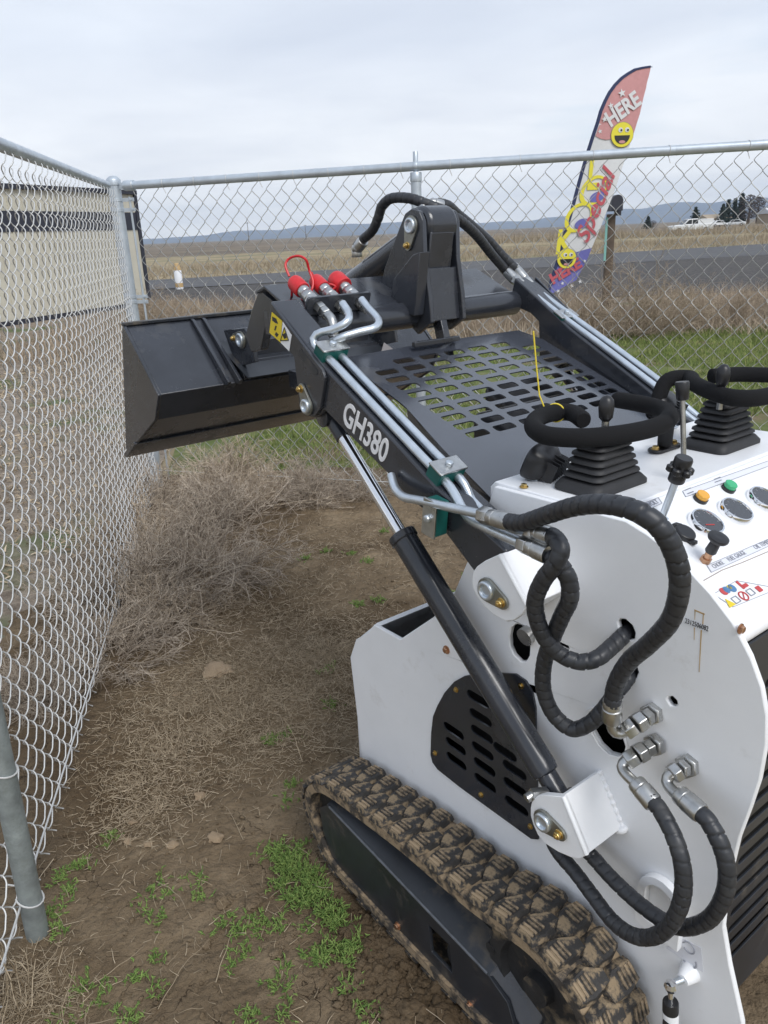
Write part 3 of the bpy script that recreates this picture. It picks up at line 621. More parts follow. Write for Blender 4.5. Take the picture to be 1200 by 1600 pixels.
# rear cover with slots
gy = [(0.2012,0.4706)][0][0]
gh = []
for i in range(17):
    z = .90 - i * .0365
    L = .5 if i > 2 else .5
    gh.append(slot(0 + .0, z, .44, .0155))
gr = MB().plate([(-.3, .20), (.3, .20), (.3, .955), (-.3, .955)], .004, (.440, 0, 0), (0, -1, 0), (0, 0, 1), gh)
rc = gr.build('rear_cover', 'blackdusty', root, bevel=.0008); rc['label'] = 'black slotted rear cover'
x_ = [(0.3174,0.9916)][0]; q = link('bolt', BOLTC, rc, (.4358, x_[0], x_[1]), (0, 0, R_(90)))
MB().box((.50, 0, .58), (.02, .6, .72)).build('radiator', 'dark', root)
# gauges
ga = [(0.585,0.1638,1.0551),(0.5831,0.0811,1.0541),(0.5819,-0.0056,1.0535)]
for p in ga:
    p = Vector(p) + PN * .0
    g = MB(); g.lathe([(.0285, 0), (.0285, .008), (.0265, .0115), (.0242, .0115), (.0235, .009)], p, PN, 36, 0)
    go = g.build('gauge', 'chrome', panel)
    g = MB(); g.lathe([(.0236, .0015), (.0236, .0095)], p, PN, 32, 0); g.build('gauge', 'dial', panel)
nd = MB()
p = Vector(ga[0]); a_ = p + PN * .0098
nd.box(a_ - PR * .008 - PU * .006, (.001, .001, .001)); nd.tube([a_ + PR * .004 - PU * .010, a_ - PR * .012 - PU * .004], .0009, 5); nd.build('gauge_needle', 'redprint', panel)
tk = MB()
for g_ in ga:
    for i in range(7):
        an = R_(200 - i * 37); c = Vector(g_) + PN * .0097
        tk.tube([c + (PR * math.cos(an) + PU * math.sin(an)) * .017, c + (PR * math.cos(an) + PU * math.sin(an)) * .0205], .0005, 4)
tk.build('gauge_scale', 'greyprint', panel)
# push button lamps
for px, mm in zip([(0.6245,0.1155,1.0757),(0.6231,0.0338,1.0749)], ('amber', 'glens')):
    b_ = MB(); b_.lathe([(.0118, 0), (.0118, .006)], px, PN, 24, 1); b_.lathe([(.0105, .006), (.0105, .0125), (.0095, .0135)], px, PN, 24, 0); b_.build('indicator_lamp', [mm, 'plastic'], panel)
# choke knob
c0 = Vector([(0.5388,0.2366,1.0311)][0]); kd = (PN + PU * .1).normalized()
ck = MB(); ck.lathe([(.0085, 0), (.0085, .007)], c0, kd, 6, 1); ck.lathe([(.0055, .006), (.0055, .019)], c0, kd, 14, 1); ck.lathe([(.0075, .018), (.0085, .02), (.0075, .036), (.014, .041), (.0155, .044), (.0150, .047), (.011, .0485), (.004, .048)], c0, kd, 24, 0)
ck.build('choke_knob', ['plastic', 'copper'], panel)
# twelve volt socket cover
c0 = Vector([(0.5848,0.2217,1.055)][0])
so_ = MB(); so_.lathe([(.0165, .0), (.0165, .007), (.0145, .009)], c0, PN, 24); so_.box(c0 + PN * .004 - PU * .018 - PR * .004, (.012, .010, .006)); so_.box(c0 + PN * .004 + PU * .017 + PR * .002, (.012, .012, .006)); so_.build('socket_cover', 'plastic', panel, bevel=.0015)
# dark lever slot
sq = [(0.634,0.2875,1.0806),(0.6319,0.2696,1.0795),(0.5795,0.2432,1.0522),(0.5694,0.2713,1.047)]
sm = MB(); sm.add([Vector(p) + PN * .0006 for p in sq] + [Vector(p) - PN * .001 for p in sq], [(0, 1, 2, 3), (7, 6, 5, 4), (0, 4, 5, 1), (1, 5, 6, 2), (2, 6, 7, 3), (3, 7, 4, 0)]); sm.build('lever_slot', 'dark', panel)
# printed label strips
def strip(name, corners, m='stickgrey', lift=.0007):
    s_ = MB(); s_.add([Vector(p) + PN * lift for p in corners] + [Vector(p) + PN * (lift - .0006) for p in corners], [(0, 1, 2, 3), (7, 6, 5, 4), (0, 4, 5, 1), (1, 5, 6, 2), (2, 6, 7, 3), (3, 7, 4, 0)])
    return s_.build(name, m, panel)
def outline(corners, name='label_outline', m='greyprint', r=.0005, lift=.0012):
    s_ = MB(); k = len(corners)
    for i in range(k): s_.tube([Vector(corners[i]) + PN * lift, Vector(corners[(i + 1) % k]) + PN * lift], r, 4)
    return s_.build(name, m, panel)
s1 = [(0.6478,0.1304,1.0878),(0.6414,-0.1701,1.0845),(0.6324,-0.1604,1.0798),(0.6371,0.1374,1.0822)]; strip('label_strip', s1); outline(s1)
s2 = [(0.5323,0.2419,1.0277),(0.5252,0.046,1.0241),(0.5162,0.0588,1.0193),(0.5212,0.2477,1.022)]; strip('label_strip', s2); outline(s2)
s3 = [(0.6522,0.2336,1.0901),(0.6525,0.1909,1.0902),(0.6417,0.1961,1.0846),(0.6401,0.2421,1.0838)]; strip('label_strip', s3); outline(s3)
def fit(q, a, ex, L):
    """stretch lettering along its line so that it spans the given length"""
    d = [(v.co - a).dot(ex) for v in q.data.vertices]; k = L / (max(d) - min(d)); d0 = min(d)
    for v, t in zip(q.data.vertices, d): v.co += ex * ((t - d0) * k - t)
    return q
def ptxt(body, a, b, size, m='greyprint', off=.0):
    a, b = Vector(a), Vector(b); ex = (b - a).normalized(); return fit(text('label_text', body, size, a, ex, PN.cross(ex), m, panel, off=off, lift=.0011, thick=.0003), a, ex, (b - a).length)
tt = [(0.5238,0.2351,1.0233),(0.5233,0.2084,1.023),(0.5228,0.195,1.0228),(0.5217,0.1497,1.0222),(0.5212,0.1225,1.0219),(0.5186,0.0462,1.0206)]
ptxt('CHOKE', tt[0], tt[1], .0105); ptxt('FUEL GAUGE', tt[2], tt[3], .0105); ptxt('OIL TEMPERATURE', tt[4], tt[5], .0105)
tt = [(0.6433,0.231,1.0854),(0.6441,0.1995,1.0858)]; ptxt('12VOLT', tt[0], tt[1], .0125, off=.0002)
tt = [(0.6478,0.1232,1.0877),(0.6479,0.1045,1.0878),(0.6467,0.037,1.0872),(0.6468,0.0169,1.0872),(0.6408,0.1264,1.0841),(0.6409,0.1078,1.0841),(0.6417,0.0431,1.0846),(0.6414,0.0218,1.0844)]
for i in range(0, 8, 2): ptxt('GLOW' if i < 2 else 'OIL' if i < 4 else 'LAMP', tt[i], tt[i + 1], .0065) if False else None
gp_ = MB()                                             # small print too fine to read
for i in range(0, 8, 2):
    a, b = Vector(tt[i]), Vector(tt[i + 1]); d = b - a
    for j in range(6):
        p = a + d * (j / 6); gp_.box(p + PN * .0012, (.0022, .0022, .0005))
gp_.build('fine_print', 'greyprint', panel)
# fold line and pictogram sticker on the lower panel
fo = [(0.5166,0.2766,1.0196),(0.5176,0.2246,1.0201),(0.5141,0.1739,1.0183),(0.5109,0.1043,1.0166)]
fl_ = MB(); fl_.tube([Vector(p) + PN * .0002 for p in fo], .0008, 5); fl_.build('panel_crease', mat('crease', (.33, .27, .23), .6), panel)
s4 = [(0.4955,0.2841,1.0086),(0.4964,0.2217,1.0091),(0.4613,0.1649,0.9908),(0.4698,0.2751,0.9953)]; strip('pictogram_sticker', s4, 'sticker'); outline(s4)
pic = [(0.4898,0.2867,1.0056),(0.4921,0.2631,1.0069),(0.4906,0.2436,1.0061),(0.489,0.2239,1.0052),(0.4762,0.2744,0.9986),(0.4757,0.2584,0.9983),(0.4751,0.239,0.998),(0.4749,0.2202,0.9979),(0.4732,0.2001,0.997)]
def blob(p, r, m, n=14, rr=.6):
    s_ = MB(); s_.lathe([(r, 0), (r, .0006)], Vector(p) + PN * .0012, PN, n); s_.build('pictogram', m, panel)
blob(pic[1], .0065, 'redprint'); blob(Vector(pic[1]) + PR * .007, .006, 'blueprint'); blob(pic[2], .007, 'blueprint'); blob(Vector(pic[2]) + PU * .003 - PR * .003, .004, 'yellow')
s_ = MB()
for c_, w_, h_ in ((Vector(pic[3]) + PR * .0, .005, .015), (Vector(pic[3]) + PR * .007 - PU * .004, .012, .006), (Vector(pic[8]), .010, .010)):
    s_.plate(rrect(0, 0, w_, h_, .001), .0006, c_ + PN * .0012, PR, PU)
s_.build('pictogram', 'redprint', panel)
s_ = MB(); s_.plate([(-.008, -.006), (.008, -.006), (0, .008)], .0006, Vector(pic[4]) + PN * .0012, PR, PU); s_.build('pictogram', 'yellow', panel)
s_ = MB(); c_ = Vector(pic[6]) + PN * .0014; s_.tube([c_ + (PR * math.cos(t) + PU * math.sin(t)) * .0075 for t in np.linspace(0, 2 * math.pi, 20)], .0011, 5); s_.tube([c_ - PR * .005 - PU * .005, c_ + PR * .005 + PU * .005], .0009, 5); s_.build('pictogram', 'redprint', panel)
s_ = MB(); c_ = Vector(pic[5]) + PN * .0014
for c_ in (Vector(pic[5]) + PN * .0014, Vector(pic[7]) + PN * .0014):
    q = [c_ - PR * .006 - PU * .005, c_ + PR * .006 - PU * .005, c_ + PR * .006 + PU * .005, c_ - PR * .006 + PU * .005]
    for i in range(4): s_.tube([q[i], q[(i + 1) % 4]], .0008, 5)
s_.build('pictogram', 'greyprint', panel)
blob(pic[0], .004, 'blueprint')

# ---- joystick bellows, handles, levers
def bellows(cx, cy, name):
    m = MB(); z = 1.0928; prof = [(.072, .047, 0), (.072, .047, .006), (.062, .041, .016)]
    w, d = .060, .040
    for i in range(6):
        zz = .018 + i * .0115; f_ = 1 - i * .06
        prof += [(w * f_ * .86, d * f_ * .86, zz), (w * f_, d * f_, zz + .004), (w * f_ * .985, d * f_ * .985, zz + .0075), (w * f_ * .86, d * f_ * .86, zz + .0105)]
    V = []; F = []; n = 24
    for a, b, h in prof:
        for x, y in rrect(0, 0, 2 * b, 2 * a, min(a, b) * .35 + .006 * h / .09, 5): V.append((cx + x, cy + y, z + h))
    n = 24
    for i in range(len(prof) - 1):
        for j in range(n): F.append((i * n + j, i * n + (j + 1) % n, (i + 1) * n + (j + 1) % n, (i + 1) * n + j))
    F.append(tuple(range((len(prof) - 1) * n, len(prof) * n))); m.add(V, F); return m.build(name, 'rubber', root, smooth=60)
bellows(.753, .203, 'joystick_bellows'); bellows(.748, -.158, 'joystick_bellows')
HR = .0155
def foam(P, name='foam_handle', r=HR, n=7):
    q = resample(spline(P, 8), .008); m = MB(); rr = [r] * len(q); rr[0] = r * .8; rr[-1] = r * .8
    m.tube(q, rr, 18); return m.build(name, 'foam', root, smooth=60)
ringL = [(0.8196,0.1708,1.185),(0.8723,0.1385,1.185),(0.8948,0.1589,1.185),(0.8889,0.2081,1.185),(0.8545,0.2598,1.185),(0.81,0.2896,1.185),(0.7775,0.2873,1.185),(0.7405,0.2578,1.185),(0.7153,0.2004,1.185),(0.7068,0.1405,1.185),(0.7138,0.0923,1.185),(0.7346,0.0473,1.185),(0.7676,0.0161,1.185),(0.7986,0.0011,1.185),(0.8431,-0.004,1.185),(0.8863,-0.0046,1.185)]
foam([(p[0], p[1], 1.185) for p in ringL])
pst = [(0.7244,0.0705,1.185)][0]; fb_ = [(0.8024,-0.0541,1.0925)][0]
foam([(pst[0], pst[1], 1.18), ((pst[0] + fb_[0]) / 2, (pst[1] + fb_[1]) / 2, 1.15), (fb_[0], fb_[1], 1.105)], 'foam_post', r=.0135)
ringR = [(0.8686,-0.2252,1.198),(0.8223,-0.1728,1.198),(0.7595,-0.1258,1.198),(0.6985,-0.1015,1.198),(0.6679,-0.1507,1.198),(0.6861,-0.2877,1.198),(0.732,-0.3567,1.198),(0.7682,-0.3458,1.198),(0.817,-0.3154,1.198),(0.8439,-0.2645,1.198)]
lR = [(0.879,-0.1669,1.15)][0]
foam([(lR[0] + .03, lR[1] - .0, 1.12), (lR[0] + .02, lR[1], 1.15), (ringR[0][0] + .03, ringR[0][1] + .03, 1.192)] + [(p[0], p[1], 1.198) for p in ringR])
fl_ = MB(); fl_.plate(slot(0, 0, .085, .030, rot=0), .006, (fb_[0], fb_[1], 1.0929), Vector((0, -1, 0)), Vector((1, 0, 0))); fl_.seg((fb_[0], fb_[1], 1.095), (fb_[0], fb_[1], 1.12), .014); fo_ = fl_.build('handle_flange', 'plastic', root, bevel=.001)
for s_ in (1, -1): link('bolt', BOLT, fo_, (fb_[0], fb_[1] + s_ * .030, 1.0989), (R_(90), 0, 0), (1.1,) * 3)
for c_ in ((.735, .225, 1.225), (.735, -.115, 1.23)):        # thumb switches rising out of the bellows
    m = MB(); m.lathe([(.006, -.06), (.006, -.012)], c_, (0, 0, 1), 12, 1); m.lathe([(.006, -.018), (.011, -.012), (.0125, .004), (.011, .016), (.006, .022), (.001, .0235)], c_, (0, 0, 1), 18, 0); m.build('thumb_lever', ['plastic', 'steel'], root)
# throttle levers
a_, b_ = Vector((0.6757,0.09,1.1344)), Vector((0.6901,0.09,1.252)); m = MB(); m.lathe([(.0045, -.03), (.0045, (b_ - a_).length)], a_, b_ - a_, 14, 1); L_ = (b_ - a_).length; m.lathe([(.0085, L_ - .026), (.010, L_ - .024), (.0115, L_ + .002), (.0105, L_ + .004)], a_, b_ - a_, 20, 0); m.build('throttle_lever', ['plastic', 'steel'], root)
a_, b_ = Vector((0.6215,0.225,1.0728)), Vector((0.6,0.225,1.1514)); ax = (b_ - a_).normalized(); m = MB(); L_ = (b_ - a_).length
m.lathe([(.0105, -.03), (.0105, .002)], a_, ax, 6, 1); m.lathe([(.0055, 0), (.0055, L_)], a_, ax, 16, 1)
m.lathe([(.011, L_ - .016), (.0125, L_ - .014), (.0125, L_ - .002), (.011, L_)], a_, ax, 20, 0); m.lathe([(.0125, L_ + .008), (.0135, L_ + .010), (.0135, L_ + .022), (.012, L_ + .025)], a_, ax, 20, 0)
u_ = ax.orthogonal().normalized(); w_ = ax.cross(u_)
m.lathe([(.012, L_ - .002), (.0135, L_), (.0135, L_ + .009), (.012, L_ + .011)], a_, ax, 20, 0)
for i in range(6):
    t = math.pi * 2 * i / 6; c_ = a_ + (u_ * math.cos(t) + w_ * math.sin(t)) * .014; m.lathe([(.004, L_ - .001), (.0065, L_ + .001), (.0065, L_ + .008), (.004, L_ + .010)], c_, ax, 12, 0)
m.build('drive_lever', ['plastic', 'zinc'], root)
# yellow cable tie round the left handle
ct_ = [(0.854,0.2078,1.205),(0.8708,0.223,1.205)]; tp_ = Vector((*[(0.8395,0.2251,1.21)][0][:2], 1.206))
m = MB(); c_ = Vector((*[(0.8931,0.1574,1.185)][0][:2], 1.185)); t_ = Vector((0.35, -.94, 0)).normalized(); n_ = Vector((.94, .35, 0))
m.tube([c_ + (n_ * math.cos(t) + Vector((0, 0, 1)) * math.sin(t)) * (HR + .0012) for t in np.linspace(0, 2 * math.pi, 24)], .0014, 6)
tl = c_ + n_ * (HR + .002); m.tube([tl, tl + Vector((.012, .006, .03)), tl + Vector((.016, .012, .085)), tl + Vector((.016, .022, .145))], .0014, 6); m.build('cable_tie', 'tie', root)
# work lamps on the hood
def lamp(o, parent=root):
    o = Vector(o); k = empty('work_lamp', o); k.parent = parent
    m = MB(); ax = Vector((.72, .25, .30)).normalized(); w_ = ax.cross(Vector((0, 0, 1))).normalized(); h_ = w_.cross(ax)
    prof = [(.30, -.028), (.62, -.022), (.90, -.006), (1.0, .006), (1.0, .016), (.93, .020)]
    for sc, h in (): pass
    V = []; F = []; n = 24
    for s_, h in prof:
        for j in range(n):
            t = 2 * math.pi * j / n; r = 1 / (abs(math.cos(t)) ** 4 + abs(math.sin(t)) ** 4) ** .25
            V.append(ax * h + w_ * math.cos(t) * r * .046 * s_ + h_ * math.sin(t) * r * .030 * s_)
    for i in range(len(prof) - 1):
        for j in range(n): F.append((i * n + j, i * n + (j + 1) % n, (i + 1) * n + (j + 1) % n, (i + 1) * n + j))
    F += [tuple(range(n - 1, -1, -1)), tuple(range((len(prof) - 1) * n, len(prof) * n))]
    m.add(V, F); hs = m.build('lamp_housing', 'plastic', k, bevel=0)
    f_ = MB(); rot = Matrix((ax, w_, h_)).transposed()
    for i in range(7): f_.box(ax * -.022 + w_ * (-.030 + .010 * i), (.028, .0022, .046 - abs(i - 3) * .004), rot)
    f_.build('cooling_fin', 'plastic', k)
    b_ = MB(); b_.box((-.005, 0, -.042), (.03, .05, .003)); b_.box((-.005, .026, -.025), (.014, .003, .036)); b_.box((-.005, -.026, -.025), (.014, .003, .036)); b_.build('lamp_bracket', 'zinc', k, bevel=.001)
    p_ = MB(); p_.box((.012, .02, -.048), (.05, .12, .007)); p_.build('lamp_foot', 'plastic', k, bevel=.0015)
    w = MB(); w.lathe([(.0065, 0), (.0065, .002), (.004, .0025), (.0035, .0015)], (.012, .065, -.0445), (0, 0, 1), 16); w.build('rivet', 'zinc', k)
lamp(Vector((0.8524,0.235,1.1174)) + Vector((0, 0, 0))); lamp((.90, -.20, 1.135))
mm_ = MB(); x_ = [(0.8426,0.3183,1.09)][0]; link('bolt', BOLT, cabt, (x_[0] - .01, x_[1] - .015, 1.0922), (R_(90), 0, 0))

# ---- hydraulic pipes, clamps, fittings and hoses
PR_ = .0080
def pipe(P, name='hydraulic_pipe', r=PR_, m='zinc', parent=root, step=.012):
    q = resample(spline(P, 8), step); b_ = MB().tube(q, r, 14); return b_.build(name, m, parent, smooth=60)
def spiral(P, r=.0165, pitch=.0170, name='hydraulic_hose', parent=root):
    q = resample(spline(P, 14), pitch / 9); m = MB(); rr = []
    jit = [random.uniform(-.12, .12) for _ in range(len(q) // 9 + 3)]; am = [random.uniform(.7, 1.35) for _ in range(len(q) // 9 + 3)]
    for i in range(len(q)):
        k_ = i // 9; ph = i / 9.0 + jit[k_] * (1 - (i % 9) / 9) + jit[k_ + 1] * (i % 9) / 9; a_ = am[k_]
        def f(an, ph=ph, a_=a_):
            t = (ph + an / (2 * math.pi)) % 1.0
            return r * (1.0 + .05 * a_ * (t / .88) ** .5 * (1 if t < .88 else 0) - (.11 * a_ if t >= .88 else 0))
        rr.append(f)
    m.tube(q, rr, 16); return m.build(name, 'hose', parent, smooth=50)
def crimp(a, b, r=.0145, parent=root, name='hose_ferrule'):
    a, b = Vector(a), Vector(b); L = (b - a).length; ax = (b - a) / L; m = MB()
    m.lathe([(r * .86, 0), (r * .95, .003), (r * .95, L * .30), (r * .86, L * .33), (r, L * .36), (r, L * .92), (r * .92, L)], a, ax, 12); return m.build(name, 'steel', parent, bevel=.0006)
def hexn(a, b, r=.0145, parent=root, name='hex_nut', ph=.3):
    m = MB(); a, b = Vector(a), Vector(b); c_ = (b - a) * .1; m.tube([a, a + c_, b - c_, b], [r * .9, r, r, r * .9], 6, phase=ph); return m.build(name, 'steel', parent, bevel=.0008)
def clamp(c, ax, up, parent, w=.052, d=.034, h=.030, y_=0):
    c, ax, up = Vector(c), Vector(ax).normalized(), Vector(up).normalized(); l = up.cross(ax); rot = Matrix((ax, l, up)).transposed(); m = MB()
    m.box(c, (d, w, h), rot, 0); m.box(c + up * (h / 2 + .0022), (d + .001, w + .006, .004), rot, 1)
    m.lathe([(.0075, h / 2 + .004), (.0075, h / 2 + .010), (.006, h / 2 + .011)], c, up, 6, 2); return m.build('pipe_clamp', ['green', 'steel', 'zinc'], parent, bevel=.0012)
adir = Vector((-.345, 0, -.19)).normalized(); aup = Vector((-.19, 0, .345)).normalized()
p1 = [(1.3408,0.3,1.3692),(1.3148,0.305,1.3531),(1.283,0.33,1.3395),(1.2996,0.352,1.3257),(1.3236,0.375,1.3177),(1.3303,0.384,1.3043),(1.3153,0.383,1.2864),(1.2908,0.381,1.2656)]
ztop = lambda x: 1.258 + (x - 1.268) * .5265
p1 = p1[:-1] + [(x, .384, ztop(x) + .011) for x in (1.27, 1.2, 1.1, 1.0, .93)]
p1 += [(0.8629,0.405,1.0589),(0.7866,0.43,1.0634),(0.7058,0.45,1.0707)]
pipe(p1, r=.0082)
p2 = [(1.3626,0.235,1.3709),(1.3344,0.24,1.3555),(1.2875,0.25,1.3342),(1.2662,0.275,1.3227),(1.2757,0.31,1.3168),(1.2891,0.345,1.3082),(1.3149,0.355,1.2921),(1.2946,0.353,1.2745)]
p2 = p2[:-1] + [(x, .353, ztop(x) + .011) for x in (1.27, 1.2, 1.1, 1.0, .93)]
p2 += [(0.9053,0.354,1.0638),(0.8462,0.37,1.0521),(0.7586,0.41,1.0681),(0.6909,0.44,1.0882)]
pipe(p2, r=.0082)
p3 = [(1.057,0.41,1.0878),(1.0402,0.418,1.0751),(1.0238,0.424,1.0683),(0.9975,0.428,1.0636),(0.954,0.428,1.0685),(0.8819,0.43,1.0759),(0.8017,0.436,1.0863),(0.7783,0.44,1.0894)]
pipe(p3, r=.0078)
for x in (1.292, .956): clamp((x, .3685, ztop(x) + .011), adir, aup, armL, w=.058)
cc = Vector((0.9257,0.424,1.0574)); clamp(cc + Vector((0, -.006, -.012)), Vector((-.95, 0, -.12)), Vector((0, 1, 0)), armL, w=.062, d=.032, h=.026)
# pipe ends on the left
hexn(*[(0.6991,0.452,1.0723),(0.6779,0.458,1.0754)]); crimp(*[(0.6791,0.458,1.0751),(0.6371,0.466,1.0777)])
hexn(*[(0.6958,0.44,1.0898),(0.6761,0.446,1.0941)]); crimp(*[(0.6785,0.446,1.0944),(0.6422,0.456,1.1009)], r=.0135)
hexn(*[(0.7979,0.437,1.0865),(0.7719,0.441,1.0903)]); crimp(*[(0.7746,0.441,1.0896),(0.7276,0.449,1.0963)], r=.014)
# the big upper loops
spiral([(0.7371,0.447,1.0952),(0.6985,0.455,1.1049),(0.645,0.47,1.1337),(0.5769,0.49,1.1698),(0.5226,0.5,1.1886),(0.4805,0.5,1.19),(0.4574,0.49,1.1734),(0.445,0.475,1.1397),(0.4445,0.46,1.097),(0.4605,0.445,1.0406),(0.4965,0.43,0.9856),(0.5317,0.415,0.9401),(0.5545,0.405,0.898),(0.5645,0.4,0.8677),(0.5665,0.398,0.8443)], r=.0123)
spiral([(0.6553,0.45,1.0983),(0.6304,0.462,1.1022),(0.6145,0.47,1.0944),(0.617,0.475,1.0745),(0.6381,0.475,1.0426),(0.6605,0.465,0.9976),(0.6648,0.45,0.9524),(0.6582,0.435,0.9197),(0.6443,0.42,0.8993),(0.6239,0.405,0.8916),(0.6084,0.385,0.896),(0.6077,0.35,0.9034),(0.612,0.31,0.9097),(0.6324,0.26,0.8955)], r=.0123)
spiral([(0.6496,0.462,1.0755),(0.626,0.46,1.0671),(0.6137,0.452,1.0447),(0.6155,0.445,1.0125),(0.6356,0.435,0.9742),(0.6626,0.42,0.923),(0.6842,0.41,0.8733),(0.6919,0.405,0.8286),(0.6882,0.4,0.7929),(0.6756,0.39,0.7613),(0.6495,0.38,0.7476),(0.6259,0.37,0.7652),(0.6099,0.36,0.7926),(0.5951,0.35,0.8278),(0.595,0.32,0.8447),(0.6175,0.26,0.8319)], r=.0123)
# elbow and bulkhead unions
def elbow(P, r=.0085): return pipe(P, 'pipe_elbow', r, 'steel', step=.006)
crimp(*[(0.567,0.398,0.8506),(0.5696,0.392,0.8112)], r=.0150)
elbow([(0.5693,0.393,0.8163),(0.5703,0.388,0.7955),(0.5639,0.382,0.7872),(0.5579,0.372,0.7902),(0.5521,0.362,0.7966)])
def union(P, rs):
    for (a, b), r in zip(zip(P, P[1:]), rs): hexn(a, b, r)
union([(0.5559,0.378,0.7919),(0.5483,0.365,0.8023),(0.5448,0.35,0.8072),(0.5446,0.336,0.8077),(0.5462,0.322,0.805)], (.0150, .0160, .0135, .0175))
crimp(*[(0.5231,0.392,0.7295),(0.4859,0.398,0.7179)], r=.0150)
elbow([(0.5209,0.39,0.7252),(0.5428,0.386,0.728),(0.5543,0.38,0.7319),(0.5538,0.372,0.7398),(0.5479,0.362,0.7463)])
union([(0.5511,0.376,0.7411),(0.5437,0.362,0.7499),(0.5394,0.348,0.7547),(0.5363,0.335,0.7569),(0.5351,0.322,0.757)], (.0150, .0165, .0135, .018))
crimp(*[(0.4644,0.374,0.7365),(0.4227,0.384,0.7342)], r=.0150)
elbow([(0.458,0.374,0.7329),(0.4789,0.368,0.7308),(0.4904,0.362,0.7339),(0.4911,0.356,0.7439),(0.4832,0.35,0.7512)])
union([(0.4869,0.358,0.7464),(0.4827,0.346,0.7517),(0.4809,0.334,0.7511),(0.482,0.322,0.7488)], (.0150, .0135, .018))
# lower loops to the cylinder
spiral([(0.4904,0.398,0.7217),(0.475,0.402,0.7183),(0.4512,0.41,0.7055),(0.429,0.418,0.6827),(0.4183,0.42,0.648),(0.4178,0.42,0.6047),(0.43,0.418,0.5525),(0.455,0.415,0.5051),(0.4911,0.41,0.471),(0.535,0.4,0.455),(0.5846,0.39,0.4639),(0.6288,0.38,0.4722),(0.6719,0.37,0.4741),(0.6925,0.365,0.4859),(0.702,0.362,0.5086)], r=.0119)
spiral([(0.4267,0.384,0.7359),(0.4107,0.386,0.7305),(0.3892,0.388,0.7075),(0.3761,0.388,0.6733),(0.3763,0.386,0.6268),(0.3913,0.384,0.5734),(0.4179,0.382,0.5322),(0.4461,0.38,0.509),(0.4828,0.376,0.498),(0.526,0.372,0.4963),(0.5697,0.368,0.5017),(0.6066,0.364,0.5104),(0.6379,0.36,0.5137),(0.662,0.356,0.5189)], r=.0119)
# right arm pipes
for off_, y in ((0, -.352), (1, -.381)):
    a = [(1.4488,-0.352,1.3573),(1.3055,-0.352,1.2827),(1.1833,-0.352,1.2224),(1.0069,-0.352,1.1319)] if not off_ else [(1.4458,-0.381,1.3554),(1.3027,-0.381,1.2834),(1.1768,-0.381,1.2212),(1.0096,-0.381,1.1362)]
    pipe(a, r=.0082)
pipe([(.99, -.352, 1.115), (.90, -.36, 1.06), (.8, -.38, 1.0)], r=.0082); pipe([(.99, -.381, 1.115), (.90, -.385, 1.06), (.8, -.40, 1.0)], r=.0082)
clamp(Vector((1.3137,-0.367,1.2809)) - aup * .006, adir, aup, armR, w=.060)
hexn(*[(1.4767,-0.352,1.3747),(1.4488,-0.352,1.3573)]); hexn(*[(1.4714,-0.381,1.3746),(1.4435,-0.381,1.3538)]); crimp(*[(1.5169,-0.352,1.4021),(1.4719,-0.352,1.3699)]); crimp(*[(1.5069,-0.381,1.4038),(1.4644,-0.381,1.3698)])
spiral([(1.7386,-0.03,1.4715),(1.7116,-0.03,1.4869),(1.6656,-0.03,1.5092),(1.6394,-0.03,1.5387),(1.6219,-0.03,1.5647),(1.5826,-0.03,1.5802),(1.5263,-0.04,1.577),(1.4868,-0.06,1.562),(1.457,-0.09,1.5446),(1.4508,-0.14,1.5191),(1.4719,-0.21,1.4867),(1.4991,-0.29,1.4391),(1.5054,-0.35,1.3957)], r=.0119)
spiral([(1.4818,-0.09,1.5628),(1.4786,-0.12,1.5566),(1.4963,-0.17,1.5363),(1.5086,-0.23,1.5083),(1.5135,-0.29,1.474),(1.5082,-0.34,1.432),(1.4955,-0.379,1.3958)], r=.0125)
crimp(*[(1.4867,-0.07,1.5633),(1.4747,-0.1,1.5567)]); elbow([(1.501,-0.045,1.5258),(1.4956,-0.045,1.5442),(1.4904,-0.055,1.558),(1.4832,-0.075,1.5616)], r=.0105); hexn(*[(1.5061,-0.045,1.516),(1.5006,-0.045,1.5358)], r=.017)
hexn(*[(1.7381,-0.03,1.4442),(1.739,-0.03,1.4667)], r=.014); crimp(*[(1.7423,-0.03,1.4619),(1.7061,-0.03,1.4853)], r=.0155)
# bulkhead plate with quick couplers and red caps
bkp = [(1.4726,0.31,1.3484),(1.4646,0.31,1.369),(1.4533,0.31,1.3761),(1.4131,0.2,1.3946),(1.404,0.2,1.3908),(1.4053,0.2,1.3746)]
bp = MB(); n_ = Vector((.9, 0, .44)).normalized()
q0, q1 = Vector((1.4419,0.325,1.3618)), Vector((1.4419,0.325,1.3618)) + Vector((0, -.165, .0))
bp.plate(rrect(.0825, 0, .168, .040, .006), .006, q0 + Vector((.0, 0, .0)), Vector((0, -1, 0)), Vector((-.35, 0, .94)).normalized()); bulk = bp.build('bulkhead_bracket', 'black', root, bevel=.001)
bd = Vector((.80, 0, .42)).normalized()
for i, t in enumerate((.028, .083, .138)):
    c_ = q0 + Vector((0, -t, 0)); m = MB(); m.lathe([(.0135, -.006), (.0135, -.022), (.0115, -.024)], c_, bd, 6, 0); m.lathe([(.0115, .004), (.0115, .012)], c_, bd, 20, 0); m.lathe([(.0155, .012), (.0155, .026)], c_, bd, 6, 0); m.lathe([(.0125, .026), (.0145, .028), (.0145, .044), (.013, .046), (.0145, .048), (.0145, .064), (.012, .066)], c_, bd, 24, 0)
    m.build('quick_coupler', 'steel', bulk, bevel=.0006)
    big = (.0185, .0175, .022)[i]; m = MB(); m.lathe([(big * .95, .060), (big, .063), (big, .092), (big * .9, .098), (big * .6, .100)], c_, bd, 24); m.build('red_cap', 'red', bulk)
m = MB()
